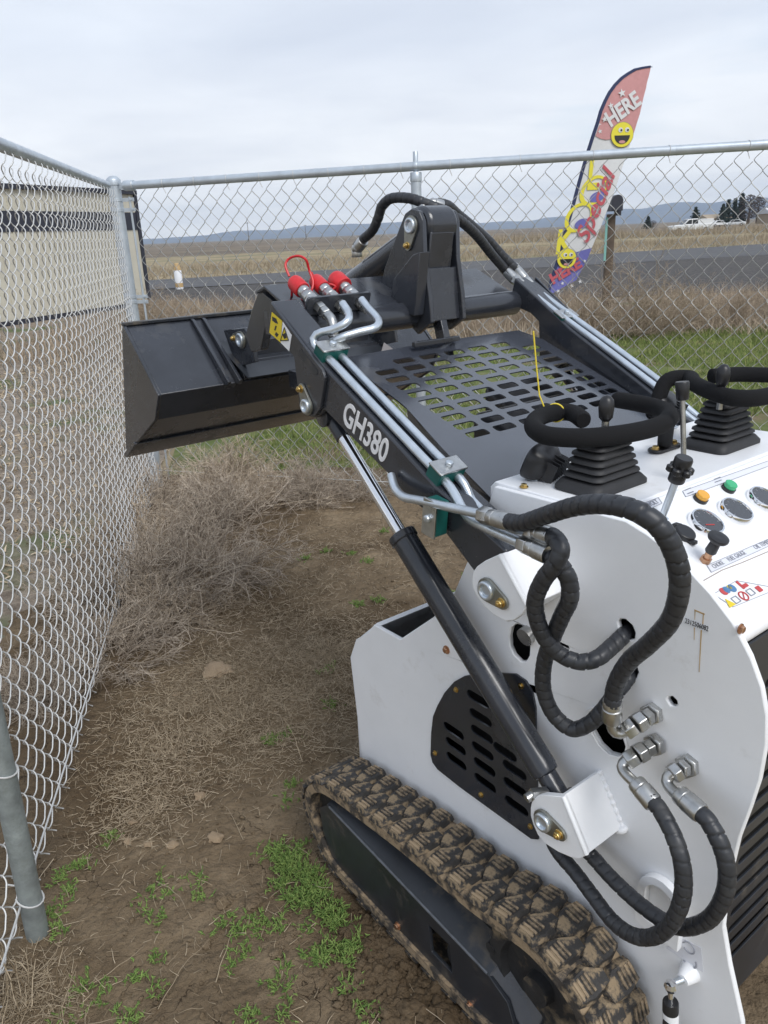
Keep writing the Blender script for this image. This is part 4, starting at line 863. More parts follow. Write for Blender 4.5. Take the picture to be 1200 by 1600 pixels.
def loop3(c, r, a0, a1, e1, e2): return [Vector(c) + Vector(e1) * r * math.cos(t) + Vector(e2) * r * math.sin(t) for t in np.linspace(a0, a1, 18)]
st_ = spline([(1.5425,0.3,1.4189),(1.5554,0.3,1.4419),(1.5532,0.29,1.4564),(1.5309,0.28,1.4612),(1.5162,0.27,1.4527),(1.5217,0.26,1.4304),(1.5091,0.26,1.406),(1.5041,0.27,1.3863),(1.5225,0.28,1.3698),(1.5509,0.29,1.364),(1.5365,0.3,1.3875),(1.5306,0.3,1.4082)], 6)
m.tube(st_, .0028, 8); st_ = spline([(1.53,0.25,1.4257),(1.5221,0.24,1.4017),(1.5145,0.23,1.3942),(1.5031,0.22,1.398),(1.4953,0.21,1.3919),(1.502,0.22,1.3841),(1.5138,0.24,1.3838)], 6); m.tube(st_, .0026, 8); m.build('cap_strap', 'red', bulk)
q = q0 + Vector((0, -.028, 0)); hexn(q - bd * .022, q - bd * .042, .0135, bulk); elbow([q - bd * .040, q - bd * .058, q - bd * .068 + Vector((0, .002, -.010)), q - bd * .070 + Vector((0, .003, -.035))], r=.011)
hexn(q - bd * .070 + Vector((0, .003, -.026)), q - bd * .072 + Vector((0, .003, -.046)), .0145, bulk)
for t in (.083, .138): q = q0 + Vector((0, -t, 0)); hexn(q - bd * .022, q - bd * .040, .0125, bulk)

# ---- small things on the side plate
rg = MB(); rc0 = [(0.4993,0.4827)][0]
ro = [(rc0[0] + .040 * math.cos(t), rc0[1] + .040 * math.sin(t)) for t in np.linspace(0, math.pi, 15)] + [(rc0[0] - .040, rc0[1] - .075), (rc0[0] + .040, rc0[1] - .075)]
ri = [(rc0[0] + .025 * math.cos(t), rc0[1] + .025 * math.sin(t)) for t in np.linspace(0, math.pi, 15)] + [(rc0[0] - .025, rc0[1] - .055), (rc0[0] + .025, rc0[1] - .055)]
rg.side(ro, YP + .0004, YP + .014, [ri]); rg.build('tie_down_ring', 'white', sp, bevel=.002)
gs0 = Vector((0.441,0.335,0.3722)); m = MB(); m.lathe([(.018, -.016), (.013, .0), (.010, .008)], gs0, (0, 1, 0), 20, 0); m.seg(gs0 + Vector((0, .006, 0)), gs0 + Vector((.008, .03, 0)), .0055, 12, 1); m.build('strut_stud', ['white', 'zinc'], sp)
e0 = Vector((0.445,0.368,0.3754)); e1 = e0 + Vector((-.03, .0, -.33)); ax = (e1 - e0).normalized(); m = MB()
m.lathe([(.001, -.010), (.008, -.007), (.0105, 0), (.008, .007), (.004, .010)], e0, ax, 18, 1); m.lathe([(.0045, .008), (.0045, .035)], e0, ax, 14, 1); m.lathe([(.0115, .03), (.0125, .033), (.0125, .30)], e0, ax, 20, 0); gso = m.build('gas_strut', ['plastic', 'chrome'], root)
m = MB(); m.lathe([(.0127, .05), (.0127, .115)], e0, ax, 20); m.build('strut_label', 'sticker', gso); m = MB(); m.box(e0 + ax * .066 + Vector((0, .0128, 0)), (.011, .0006, .011)); m.build('strut_mark', 'print', gso)
def sideq(name, q, m, y=YP, t=.0006, parent=sp): return MB().side(q, y + .0003, y + .0003 + t).build(name, m, parent)
sideq('lift_point_sticker', [(0.4851,0.3839),(0.4629,0.4272),(0.4283,0.435),(0.4202,0.3912)], 'stickgrey')
hk = MB(); c_ = [(0.4475,0.4192)][0]; hk.tube([(c_[0] + .010 * math.cos(t), YP + .0014, c_[1] + .010 * math.sin(t)) for t in np.linspace(.2, 5.6, 16)], .0012, 5); c_ = [(0.4438,0.3952)][0]; hk.tube([(c_[0] + .012 * math.cos(t), YP + .0014, c_[1] + .012 * math.sin(t)) for t in np.linspace(2.6, 5.6, 12)], .0016, 5); hk.build('hook_symbol', 'greyprint', sp)
sd = [(0.5121,0.9768),(0.4756,0.9774),(0.4766,0.9701),(0.5133,0.9692)]; sideq('serial_label', sd, 'sticker')
a_, b_ = [(0.5115,0.9715),(0.4768,0.972)]; ex = Vector((b_[0] - a_[0], 0, b_[1] - a_[1])).normalized(); ey = Vector((0, 1, 0)).cross(ex); fit(text('serial_number', '2312506082', .0105, (a_[0], YP, a_[1]), ex, -ey if ey.z < 0 else ey, 'print', sp, lift=.0012, thick=.0003), Vector((a_[0], YP, a_[1])), ex, math.hypot(b_[0] - a_[0], b_[1] - a_[1]))
rs = MB()
for q in ([(0.4985,0.9959),(0.4979,0.9813),(0.4984,0.9812),(0.4999,0.9954)], [(0.5004,0.9962),(0.4851,0.9957),(0.4849,0.9933),(0.5002,0.9943)], [(0.4861,0.9958),(0.4852,0.9794),(0.4866,0.9789),(0.4874,0.9953)], [(0.4972,0.9747),(0.4955,0.9502),(0.496,0.95),(0.4986,0.9741)], [(0.4861,0.9702),(0.4828,0.9047),(0.4837,0.9043),(0.4879,0.9694)]): rs.side(q, YP + .0002, YP + .0005)
rs.build('rust_run', 'rust', sp)

# ---- track
loop = [(1.30, .287), (1.345, .270), (1.385, .240), (1.410, .200), (1.418, .160), (1.405, .115), (1.375, .065), (1.335, .025), (1.28, .004), (1.18, .0), (1.0, .0), (.85, .0), (.74, .010), (.64, .045), (.55, .10), (.495, .17), (.49, .235), (.518, .300), (.578, .343), (.650, .360), (.72, .352), (.80, .338), (.90, .332), (1.02, .326), (1.15, .310), (1.23, .300)]
def closed_spline(L, n=8):
    L = [Vector((x, 0, z)) for x, z in L]; k = len(L); o = []
    for i in range(k):
        a, b, c, d = L[i - 1], L[i], L[(i + 1) % k], L[(i + 2) % k]
        for j in range(n):
            t = j / n; o.append(.5 * ((2 * b) + (c - a) * t + (2 * a - 5 * b + 4 * c - d) * t * t + (3 * b - a - 3 * c + d) * t ** 3))
    return o
def track(yi, yo, s_):
    P = closed_spline(loop); k = len(P); Nn = []
    for i in range(k):
        t = (P[(i + 1) % k] - P[i - 1]).normalized(); n_ = Vector((-t.z, 0, t.x)); Nn.append(-n_ if n_.dot(P[i] - Vector((.95, 0, .17))) < 0 else n_)
    m = MB(); y0, y1 = min(yi, yo), max(yi, yo); LH = .0145; BT = .026
    V = []
    for i in range(k):
        o_ = P[i] - Nn[i] * LH; n_ = Nn[i]
        for y, h in ((y0, -.004), (y0 + .012, 0), (y1 - .012, 0), (y1, -.004), (y1, -BT), (y0, -BT)): V.append((o_.x + n_.x * h, y, o_.z + n_.z * h))
    F = [(i * 6 + j, i * 6 + (j + 1) % 6, ((i + 1) % k) * 6 + (j + 1) % 6, ((i + 1) % k) * 6 + j) for i in range(k) for j in range(6)]
    m.add(V, F); bel = m.build('track_belt', 'mudbelt', root, smooth=50)
    # lugs: chunky staggered blocks with ribbed tops, one shared mesh for each hand
    lug_me = []
    for var in range(3):
        for side_ in (1, -1):
            l = MB(); w_ = (y1 - y0) * .5; rv = random.Random(var * 2 + side_); j = lambda v: v * rv.uniform(.8, 1.2)
            pts = [(j(-.021), -w_ * .62), (j(.004), -w_ * .66), (j(.022), -w_ * .20), (j(.026), w_ * .20), (j(.020), w_ * .50), (j(-.016), w_ * .52), (j(-.022), w_ * .05)]
            bot = [(x * 1.2, y * side_ * 1.06, -.001) for x, y in pts]; top = [(x * .9, y * side_ * .96, LH * rv.uniform(.74, .92)) for x, y in pts]
            if side_ < 0: bot.reverse(); top.reverse()
            l.add(bot + top, [(6, 5, 4, 3, 2, 1, 0), (7, 8, 9, 10, 11, 12, 13)] + [(i, (i + 1) % 7, 7 + (i + 1) % 7, 7 + i) for i in range(7)])
            for r in range(4):
                y = side_ * w_ * (-.05 + r * .15); l.box((j(.002), y, LH * .84), (.030, w_ * .075, LH * .36), Matrix.Rotation(rv.uniform(-.08, .08), 3, 'X'), 1)
            lug_me.append(l.mesh('tread_lug', ['tread', 'ribmud'], 30))
    # walk round the loop at a constant pitch
    dist = [0.0]
    for i in range(k): dist.append(dist[-1] + (P[(i + 1) % k] - P[i]).length)
    tot = dist[-1]; nl = int(tot / .060)
    for q in range(nl * 2):
        d = (q * .5 * tot / nl) % tot; i = max(j for j in range(k) if dist[j] <= d); f_ = (d - dist[i]) / (dist[i + 1] - dist[i]); p = P[i].lerp(P[(i + 1) % k], f_); n_ = Nn[i].lerp(Nn[(i + 1) % k], f_).normalized()
        t = Vector((n_.z, 0, -n_.x)); side_ = 1 if q % 2 else -1
        o = link('tread_lug', lug_me[random.randrange(3) * 2 + (0 if side_ > 0 else 1)], bel)
        yc = (y0 + y1) / 2 + side_ * (y1 - y0) * .25
        o.matrix_local = Matrix(((t.x, 0, n_.x, p.x - n_.x * LH), (0, 1, 0, yc), (t.z, 0, n_.z, p.z - n_.z * LH), (0, 0, 0, 1)))
        if t.cross(Vector((0, 1, 0))).dot(n_) < 0: pass
    return bel
track(.335, .46, 1); track(-.335, -.46, -1)
def undercarriage(s_):
    Yo = lambda y: y * s_
    def sd(m, L, a, b, holes=()): return m.side(L, *sorted((Yo(a), Yo(b))), holes)
    fo = [(1.3433,0.1736),(1.3024,0.2083),(0.9932,0.1799),(0.7572,0.1658),(0.7085,0.1423),(0.6931,0.1049)]
    fo += [(.64, .055), (.68, .04), (1.0, .034), (1.16, .036)] + [(1.1604,0.0338),(1.2343,0.0244),(1.2877,0.0398),(1.3129,0.0676),(1.3344,0.1045)]
    fw_ = [(0.9322,0.1424),(0.8672,0.1437),(0.8624,0.0726),(0.926,0.0747)]
    m = sd(MB(), fo, .444, .452, [fw_]); uo = m.build('track_frame', 'blackdusty', root, bevel=.0015)
    a, b = [(1.3082,0.2064),(0.7572,0.1658)]; 
    V = [(a[0], Yo(.4515), a[1]), (b[0], Yo(.4515), b[1]), (b[0] - .0, Yo(.395), b[1] + .030), (a[0] - .01, Yo(.395), a[1] + .030), (a[0], Yo(.444), a[1] - .006), (b[0], Yo(.444), b[1] - .006), (b[0], Yo(.392), b[1] + .024), (a[0] - .01, Yo(.392), a[1] + .024)]
    MB().add(V, [(0, 1, 2, 3), (7, 6, 5, 4), (0, 4, 5, 1), (1, 5, 6, 2), (2, 6, 7, 3), (3, 7, 4, 0)]).build('frame_bevel', 'blackdusty', uo, bevel=.001)
    m = MB(); sd(m, [(1.26, .12), (1.22, .18), (.70, .20), (.60, .17), (.60, .06), (1.2, .05)], .37, .392); m.build('inner_rail', 'blackdusty', uo, bevel=.002)
    re = MB(); V = [(b[0], Yo(.4515), b[1]), (b[0], Yo(.395), b[1] + .03), (b[0] - .10, Yo(.39), b[1] - .005), (b[0] - .10, Yo(.43), b[1] - .05), (b[0] - .04, Yo(.4505), .07)]
    re.add(V + [(p[0] - .004, p[1] - .004 * s_, p[2] - .004) for p in V], [(0, 1, 2, 3, 4), (9, 8, 7, 6, 5)] + [(i, i + 5, (i + 1) % 5 + 5, (i + 1) % 5) for i in range(5)]); re.build('frame_end', 'black', uo)
    cx_, cz_ = (sum(p[i] for p in fw_) / 4 for i in (0, 1)); sd(MB(), [(cx_ + (x - cx_) * 1.3, cz_ + (z - cz_) * 1.15) for x, z in fw_], .40, .41).build('frame_window_shade', 'dark', uo)  # black sheet stands in for the shade inside the frame window
    MB().tube([(a[0] + (b[0] - a[0]) * t, Yo(.4505), a[1] + (b[1] - a[1]) * t) for t in np.linspace(.02, .99, 30)], .0032, 8).build('worn_edge', 'wornedge', uo)
    for x, z in [(1.0392,0.0503),(0.808,0.0385)]: link('bolt', BOLTC, uo, (x, Yo(.452), z), (0 if s_ > 0 else math.pi, .3, 0), (1.25,) * 3)
    w = MB(); w.lathe([(.118, -.03), (.122, -.025), (.122, .025), (.118, .03), (.09, .03), (.085, .015), (.03, .015), (.028, .035), (.01, .036)], (.660, Yo(.40), .205), (0, s_, 0), 32)
    for i in range(12):
        t = 2 * math.pi * i / 12; w.seg((.660 + .115 * math.cos(t), Yo(.375), .205 + .115 * math.sin(t)), (.660 + .115 * math.cos(t), Yo(.432), .205 + .115 * math.sin(t)), .011, 10)
    w.build('drive_sprocket', 'beltin', root)
    w = MB(); w.lathe([(.095, -.03), (.10, -.025), (.10, .025), (.095, .03), (.03, .03)], (1.285, Yo(.40), .142), (0, s_, 0), 28); w.build('idler_wheel', 'beltin', root)
    for x in (.85, 1.0, 1.15):
        w = MB(); w.lathe([(.045, -.035), (.048, -.03), (.048, .03), (.045, .035)], (x, Yo(.40), .095), (0, s_, 0), 20); w.build('track_roller', 'beltin', root)
undercarriage(1); undercarriage(-1)
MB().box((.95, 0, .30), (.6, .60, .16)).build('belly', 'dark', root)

# =================================================================== ground
def sheet(name, pts, z, m, kind='structure'):
    me = bpy.data.meshes.new(name); me.from_pydata([(x, y, z) for x, y in pts], [], [tuple(range(len(pts)))]); me.materials.append(M[m]); o = bpy.data.objects.new(name, me); COL.objects.link(o); o['kind'] = kind; return o
sheet('ground', [(12000 * math.cos(t), 12000 * math.sin(t)) for t in np.linspace(0, 2 * math.pi, 65)[:-1]], -.05, 'field')
sheet('scrub_plain', [(-9000, 110), (-60, 78), (60, 128), (9000, 300), (9000, 9000), (-9000, 9000)], -.046, 'scrub')
sheet('litter_ground', [(-30, -6), (-1.0, -6), (-1.55, 4.9), (-2.2, 9.5), (-30, 14)], -.040, 'litter')
sheet('lawn_ground', [(-1.45, 4.75), (.2, 4.45), (1.9, 3.93), (30, -3), (30, 12), (3, 11.8), (-.5, 9.8), (-2.2, 9.5)], -.040, 'turf')
sheet('weedy_ground', [(-2.2, 9.5), (-.5, 9.8), (3, 11.8), (30, 12), (30, 17), (8, 17.5), (-3, 18), (-6, 22), (-30, 22), (-30, 14)], -.044, 'litter')
sheet('gravel_shoulder', [(-6, 22), (-3, 18.2), (8, 17.7), (30, 17.2), (60, 46), (24, 38.3), (-6, 28.6), (-40, 19)], -.036, 'gravel')
sheet('road', [(-60, 13.5), (-6, 28.8), (17, 35.2), (60, 47), (60, 62), (24.5, 50.5), (-7.3, 36.6), (-60, 22)], -.026, 'road')
gx0, gx1, gy0, gy1, st = -1.75, 1.3, .55, 5.3, .0125
nx, ny = int((gx1 - gx0) / st) + 1, int((gy1 - gy0) / st) + 1
def soil_h(x, y):
    p = Vector((x, y, 0)); h = .030 * noise.fractal(p * 1.6, 1.0, 2.0, 3) + .012 * noise.fractal(p * 7 + Vector((5, 2, 0)), .8, 2.1, 4) + .009 * noise.noise(p * 17 + Vector((3, 9, 0))) * max(0, .55 + noise.noise(p * 2.3)) + .004 * noise.noise(p * 38)
    h += .035 * math.exp(-((x + .30) ** 2 + (y - 1.60) ** 2) / .02) * 0
    h -= .030 * math.exp(-(((x + .335) / .11) ** 2 + ((y - 1.56) / .08) ** 2))     # loose dark hollow beside the track
    d = min(x - gx0, gx1 - x, y - gy0, gy1 - y); return h * .8 - .004 - (.06 * (1 - d / .25) if d < .25 else 0)
V = [(gx0 + i * st, gy0 + j * st, soil_h(gx0 + i * st, gy0 + j * st)) for j in range(ny) for i in range(nx)]
F = [(j * nx + i, j * nx + i + 1, (j + 1) * nx + i + 1, (j + 1) * nx + i) for j in range(ny - 1) for i in range(nx - 1)]
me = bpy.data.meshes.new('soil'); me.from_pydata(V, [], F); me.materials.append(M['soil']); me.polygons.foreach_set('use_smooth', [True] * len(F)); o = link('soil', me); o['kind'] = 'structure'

# =================================================================== hills
ridge = [(-60, 10), (-30, 20), (-20, 26), (-14, 40), (-8, 66), (-3, 84), (2, 76), (7, 52), (10, 52), (13, 74), (17, 104), (21, 122), (25, 132), (29, 138), (35, 140), (50, 120), (70, 80)]
def rh(a):
    for (a0, h0), (a1, h1) in zip(ridge, ridge[1:]):
        if a0 <= a <= a1: t = (a - a0) / (a1 - a0); t = t * t * (3 - 2 * t); return h0 + (h1 - h0) * t
    return 10
V = []; A = np.linspace(-60, 70, 261); D_ = [4600, 5200, 5700, 6100, 6500, 7200]
for a in A:
    for k_, d in enumerate(D_):
        f_ = (0, .22, .5, .82, 1, .7)[k_]; h = rh(a) * f_ * (1 + .22 * noise.fractal(Vector((a * .35, k_ * .9, 0)), 1, 2, 4)) + 3 * noise.noise(Vector((a * 1.5, k_, 4)))
        V.append((d * math.sin(R_(a)), d * math.cos(R_(a)), max(-1, h if k_ else -1)))
F = [(i * 6 + k_, i * 6 + k_ + 1, (i + 1) * 6 + k_ + 1, (i + 1) * 6 + k_) for i in range(len(A) - 1) for k_ in range(5)]
me = bpy.data.meshes.new('hills'); me.from_pydata(V, [], F); me.materials.append(M['hill']); me.polygons.foreach_set('use_smooth', [True] * len(F)); o = link('hills', me); o['kind'] = 'structure'

# =================================================================== chain link fences
CW, CH = .044, .050                                   # half diamond
def wire_mesh(height, n=4, per=6, r=.0017, d=.0065, name='wire', m='wire', CW=CW, CH=CH):
    P = []; k_ = int(height / CH)
    for i in range(k_):
        for j in range(per):
            t = j / per; x = t if i % 2 == 0 else 1 - t
            xx = .5 * x + .5 * (.5 - .5 * math.cos(math.pi * x)); y = d * min(1.0, 1.25 * math.sin(math.pi * t) ** .8) * (1 if i % 2 == 0 else -1)
            P.append((CW * xx, y, i * CH + CH * t))
    wm_ = MB().tube(P, r, n); return wm_.mesh(name, m, 80)
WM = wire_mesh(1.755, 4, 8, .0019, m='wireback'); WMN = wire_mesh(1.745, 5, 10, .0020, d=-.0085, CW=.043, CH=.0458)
def fence_mesh(parent, a, b, at_, bt_, me, z0=.03, CW=CW, CH=CH):
    """hang wires from base line a-b up to top line at-bt"""
    a, b, at_, bt_ = (Vector(q) for q in (a, b, at_, bt_)); L = (b - a).length; n_ = int(L / CW)
    for i in range(n_):
        t = i / n_; p = a.lerp(b, t); q = at_.lerp(bt_, t); ez = (q - p).normalized(); ex = (b - a).normalized(); ey = ez.cross(ex).normalized(); ex = ey.cross(ez)
        o = link('wire', me, parent); sh = CH if i % 2 else 0
        wob = .004 * math.sin(i * .21) + .001 * math.sin(i * 1.3)
        p = p + ez * (sh + z0 - .02) + ey * wob
        o.matrix_world = Matrix(((ex.x, ey.x, ez.x, p.x), (ex.y, ey.y, ez.y, p.y), (ex.z, ey.z, ez.z, p.z), (0, 0, 0, 1)))
def fpipe(name, a, b, r, parent, m='galv', caps=True, sl=()):
    b_ = MB().seg(a, b, r, 20)
    for t in sl: # pipe joint sleeves
        p = Vector(a).lerp(Vector(b), t); d = (Vector(b) - Vector(a)).normalized(); b_.lathe([(r, -.0022), (r * 1.035, -.002), (r * 1.035, .002), (r, .0022)], p, d, 20)
    return b_.build(name, m, parent, smooth=50)
FC, FM, FR = Vector((-1.487, 4.86, 0)), Vector((.238, 4.33, 0)), Vector((3.32, 3.56, 0)); ZT = 1.82
Zv = Vector((0, 0, 1))
bf = empty('chain_link_fence', FC); tag(bf, 'galvanised chain link fence running across behind the loader bucket', 'fence')
def local(o, parent): o.matrix_parent_inverse = parent.matrix_basis.inverted(); return o
bk_parts = []
bk_parts.append(fpipe('top_rail', FC + Zv * ZT + Vector((.07, -.015, 0)), FM + Zv * ZT, .0225, bf, sl=(.12, .45, .68)))
bk_parts.append(fpipe('top_rail', FM + Zv * ZT, FR + Zv * ZT, .0225, bf, sl=(.08, .25, .4, .52)))
cp = fpipe('corner_post', FC - Zv * .1, FC + Zv * (ZT + .03), .037, bf); bk_parts.append(cp)
m = MB(); m.lathe([(.041, -.03), (.042, -.002), (.041, .0), (.034, .010), (.020, .019), (.004, .022)], FC + Zv * (ZT + .035), Zv, 24); q = m.build('post_cap', 'galv', cp)
m = MB(); m.lathe([(.0275, 0), (.0285, .004), (.0285, .06), (.0265, .064)], FC + Zv * ZT + Vector((.065, -.014, 0)), FM - FC, 20); m.box(FC + Zv * ZT + Vector((.045, -.01, 0)), (.05, .012, .034)); m.build('rail_end_cup', 'galv', cp)
m = MB()
for z in (ZT - .075, ZT - .13, 1.17, 1.20, .6): m.lathe([(.0375, -.009), (.040, -.008), (.040, .008), (.0375, .009)], FC + Zv * z, Zv, 24); m.box(FC + Zv * z + Vector((.075, -.017, 0)), (.075, .006, .02), Matrix.Rotation(-.22, 3, 'Z')); m.lathe([(.007, -.012), (.007, .012)], FC + Zv * z + Vector((.095, -.02, 0)), (.2, 1, 0), 6)
m.build('brace_band', 'galv', cp)
bk_parts.append(fpipe('tension_bar', FC + Vector((.085, -.02, .04)), FC + Vector((.085, -.02, ZT - .06)), .0065, bf))
mp_ = fpipe('line_post', FM - Zv * .1 + Vector((0, -.0, 0)), FM + Zv * (ZT - .035), .027, bf); bk_parts.append(mp_)
m = MB(); m.lathe([(.029, -.045), (.030, -.04), (.030, -.004), (.027, .0)], FM + Zv * (ZT - .028), Zv, 24); m.lathe([(.0135, -.03), (.0135, .068), (.012, .07)], FM + Zv * ZT + Vector((0, -.0, 0)), Zv, 12); m.lathe([(.0245, -.010), (.0255, -.008), (.0255, .008), (.0245, .010)], FM + Zv * ZT, FR - FM, 20); m.build('post_top', 'galv', mp_)
for i in range(18):
    m = MB()
    t = i / 18; p = FC.lerp(FM, t * 1.0 + .03) if i < 9 else FM.lerp(FR, (i - 9) / 9 * .9 + .04)
    p = FC.lerp(FM, (i + .6) / 9) if i < 9 else FM.lerp(FR, (i - 9 + .5) / 9)
    m.tube([p + Zv * ZT + Vector((0, math.cos(t_) * .0245, math.sin(t_) * .0245)) for t_ in np.linspace(0, 2 * math.pi, 14)], .0016, 5); m.tube([p + Zv * (ZT - .0245), p + Zv * (ZT - .055) + Vector((.012, 0, 0))], .0016, 5)
    m.build('tie_wire', 'wire', bf)
bk_parts.append(fpipe('bottom_wire', FC + Zv * .10, FM + Zv * .10, .0022, bf, 'wire')); bk_parts.append(fpipe('bottom_wire', FM + Zv * .10, FR + Zv * .10, .0022, bf, 'wire'))
o_ = Vector((0, .028, 0))
for o in list(bf.children): o.matrix_parent_inverse = Matrix.Translation(FC).inverted()
bpy.context.view_layer.update()
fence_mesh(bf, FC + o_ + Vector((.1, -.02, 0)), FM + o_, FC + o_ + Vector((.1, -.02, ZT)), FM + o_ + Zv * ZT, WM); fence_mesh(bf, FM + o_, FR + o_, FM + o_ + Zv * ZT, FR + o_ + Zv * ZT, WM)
# left run
LA, LB = Vector((-1.44, 4.74, 0)), Vector((-.715, .62, 0)); LAT, LBT = Vector((-1.485, 4.78, ZT)), Vector((-.87, .62, ZT))
lf = empty('chain_link_fence', LB); tag(lf, 'near chain link fence on the left running towards the corner post', 'fence')
fpipe('top_rail', LAT - Vector((.006, .04, 0)), LBT, .0225, lf, sl=(.08, .27, .40, .47))
NP = Vector((-.850, 1.36, -.08)); NPT = Vector((-.79, 1.36, ZT - .04))
fpipe('line_post', NP, NPT, .025, lf, 'galvold')
pd = (NPT - NP).normalized()
for h in (.19, .545, .9, 1.3):
    m = MB(); c_ = NP + pd * h; m.tube([c_ + Vector((math.cos(t) * .0275, math.sin(t) * .0275, -.012 * math.cos(t))) for t in np.linspace(-2.6, 2.2, 16)] + [c_ + Vector((-.06, .02, .02))], .0022, 6)
    m.build('tie_wire', 'wire', lf)
fpipe('bottom_wire', LA + Vector((.0, 0, .12)), LB + Vector((-.02, 0, .10)), .0026, lf, 'wire')
for o in list(lf.children): o.matrix_parent_inverse = Matrix.Translation(LB).inverted()
bpy.context.view_layer.update()
fence_mesh(lf, LA + Vector((-.012, 0, 0)), LB + Vector((-.03, 0, 0)), LAT + Vector((.02, 0, 0)), LBT + Vector((.03, 0, 0)), WMN, CW=.043, CH=.0458)

# =================================================================== long cream building beyond the left fence
B0, B1 = Vector((-9.5, 12.9, 0)), Vector((-6.12, 21.45, 0)); bd_ = (B1 - B0).normalized(); bn = Vector((bd_.y, -bd_.x, 0)); BL = (B1 - B0).length
B0 = B1 - bd_ * 16; BL = 16
bl = empty('siding_building', B1); tag(bl, 'long low cream building with dark window band beyond the left fence', 'building')
def bbox(name, t0, t1, z0, z1, d0, d1, m):
    b_ = MB(); p = [B0 + bd_ * t + bn * d + Zv * z for t in (t0, t1) for d in (d0, d1) for z in (z0, z1)]
    b_.add(p, [(0, 1, 3, 2), (4, 6, 7, 5), (0, 4, 5, 1), (2, 3, 7, 6), (0, 2, 6, 4), (1, 5, 7, 3)]); return b_.build(name, m, bl, bevel=0)
bbox('wall', 0, BL, -.1, 2.72, -4, 0, 'siding'); bbox('roof_trim', -.1, BL + .08, 2.70, 2.80, -4.1, .08, 'trim'); bbox('window_band', 0, BL - .02, 1.85, 2.27, .001, .02, 'trim')
bbox('base_trim', 0, BL + .02, -.1, .06, .001, .03, 'trim'); bbox('corner_trim', BL - .001, BL + .12, -.1, 2.70, -.2, .035, 'trim')
for i in range(int(BL / .4)):
    for z0, z1 in ((.06, 1.85), (2.27, 2.70)):
        pass
    o = bbox('siding_rib', i * .4 + .2, i * .4 + .235, .06, 1.848, .001, .018, 'siding'); bbox('siding_rib', i * .4 + .2, i * .4 + .235, 2.272, 2.698, .001, .018, 'siding')
for z in (.55, 1.05, 1.45): bbox('siding_joint', 0, BL, z, z + .012, .0012, .008, 'trim') if False else None
for o in list(bl.children): o.matrix_parent_inverse = Matrix.Translation(B1).inverted()

# =================================================================== feather flag (cloth in its own plane, slightly waved)
FY = 12.4
fo_ = [(2.68,12.4,0.4906)][0]
def fp(L): return [(p[0], p[2]) for p in L]
def wav(x, z): return .05 * math.sin(x * 2.2 + z * 1.4) + .02 * math.sin(z * 3.3)
def cloth(name, xz, lift, m, parent, n=0, thick=.004):
    """outline in (x, z) at the flag's distance, waved with the cloth"""
    b_ = MB(); b_.plate([(x, z) for x, z in xz], thick, (0, FY - lift, 0), (1, 0, 0), (0, 0, 1))
    b_.v = [(x, y + wav(x, z), z) for x, y, z in b_.v]; return b_.build(name, m, parent)
def dens(P, s_=.06):
    o = []
    for (a, b), (c, d) in zip(P, P[1:] + P[:1]):
        k_ = max(1, int(math.hypot(c - a, d - b) / s_)); o += [(a + (c - a) * t / k_, b + (d - b) * t / k_) for t in range(k_)]
    return o
def strip_cloth(name, Lft, Rgt, lift, m, parent, n=6):
    """cloth between a left and a right edge (same number of points)"""
    b_ = MB(); V = []; k_ = len(Lft)
    for (a, b), (c, d) in zip(Lft, Rgt):
        for j in range(n + 1): t = j / n; x, z = a + (c - a) * t, b + (d - b) * t; V.append((x, FY - lift + wav(x, z), z))
    V2 = [(x, y + .004, z) for x, y, z in V]; o = len(V)
    F = [(i * (n + 1) + j, i * (n + 1) + j + 1, (i + 1) * (n + 1) + j + 1, (i + 1) * (n + 1) + j) for i in range(k_ - 1) for j in range(n)]
    b_.add(V + V2, F + [tuple(q + o for q in reversed(f)) for f in F]); return b_.build(name, m, parent, smooth=80)
ff = empty('feather_flag', (fo_[0], FY, -.05)); tag(ff, 'tall feather flag in red, white and blue reading LOOK HERE Special', 'flag')
Lf = fp([(4.0757,12.4,3.597),(3.9579,12.4,3.5852),(3.8406,12.4,3.5655),(3.7345,12.4,3.513),(3.6465,12.4,3.4597),(3.551,12.4,3.374),(3.4739,12.4,3.2789),(3.4155,12.4,3.1743),(3.358,12.4,3.0441),(3.3197,12.4,2.8953),(3.2716,12.4,2.7456),(3.2077,12.4,2.5266),(3.136,12.4,2.2527),(3.0719,12.4,1.9917),(3.0075,12.4,1.7085),(2.9236,12.4,1.3938),(2.8488,12.4,1.0541),(2.805,12.4,0.9056),(2.7429,12.4,0.6993),(2.69,12.4,0.4901)])
Rt = fp([(4.0806,12.4,3.5928),(4.0577,12.4,3.4769),(4.0364,12.4,3.3966),(4.0243,12.4,3.3157),(3.9961,12.4,3.202),(3.9763,12.4,3.0955),(3.9565,12.4,2.9884),(3.9265,12.4,2.8892),(3.897,12.4,2.7811),(3.866,12.4,2.6892),(3.8431,12.4,2.6135),(3.8048,12.4,2.4867),(3.7338,12.4,2.2733),(3.6552,12.4,2.0134),(3.5565,12.4,1.7411),(3.4654,12.4,1.4731),(3.3547,12.4,1.1738),(3.3038,12.4,1.0173),(3.1508,12.4,0.702),(2.7004,12.4,0.4801)])
sl2 = [(a + (c - a) * .0 + .035, b - .01) for (a, b), (c, d) in zip(Lf, Rt)]
strip_cloth('flag_sleeve', Lf, sl2, .008, 'flagnavy', ff, 1)
strip_cloth('flag_cloth', Lf[:10], Rt[:10], 0, 'flagred', ff); strip_cloth('flag_cloth', Lf[9:17], Rt[9:17], 0, 'flagwhite', ff); strip_cloth('flag_cloth', Lf[16:], Rt[16:], 0, 'flagblue', ff)
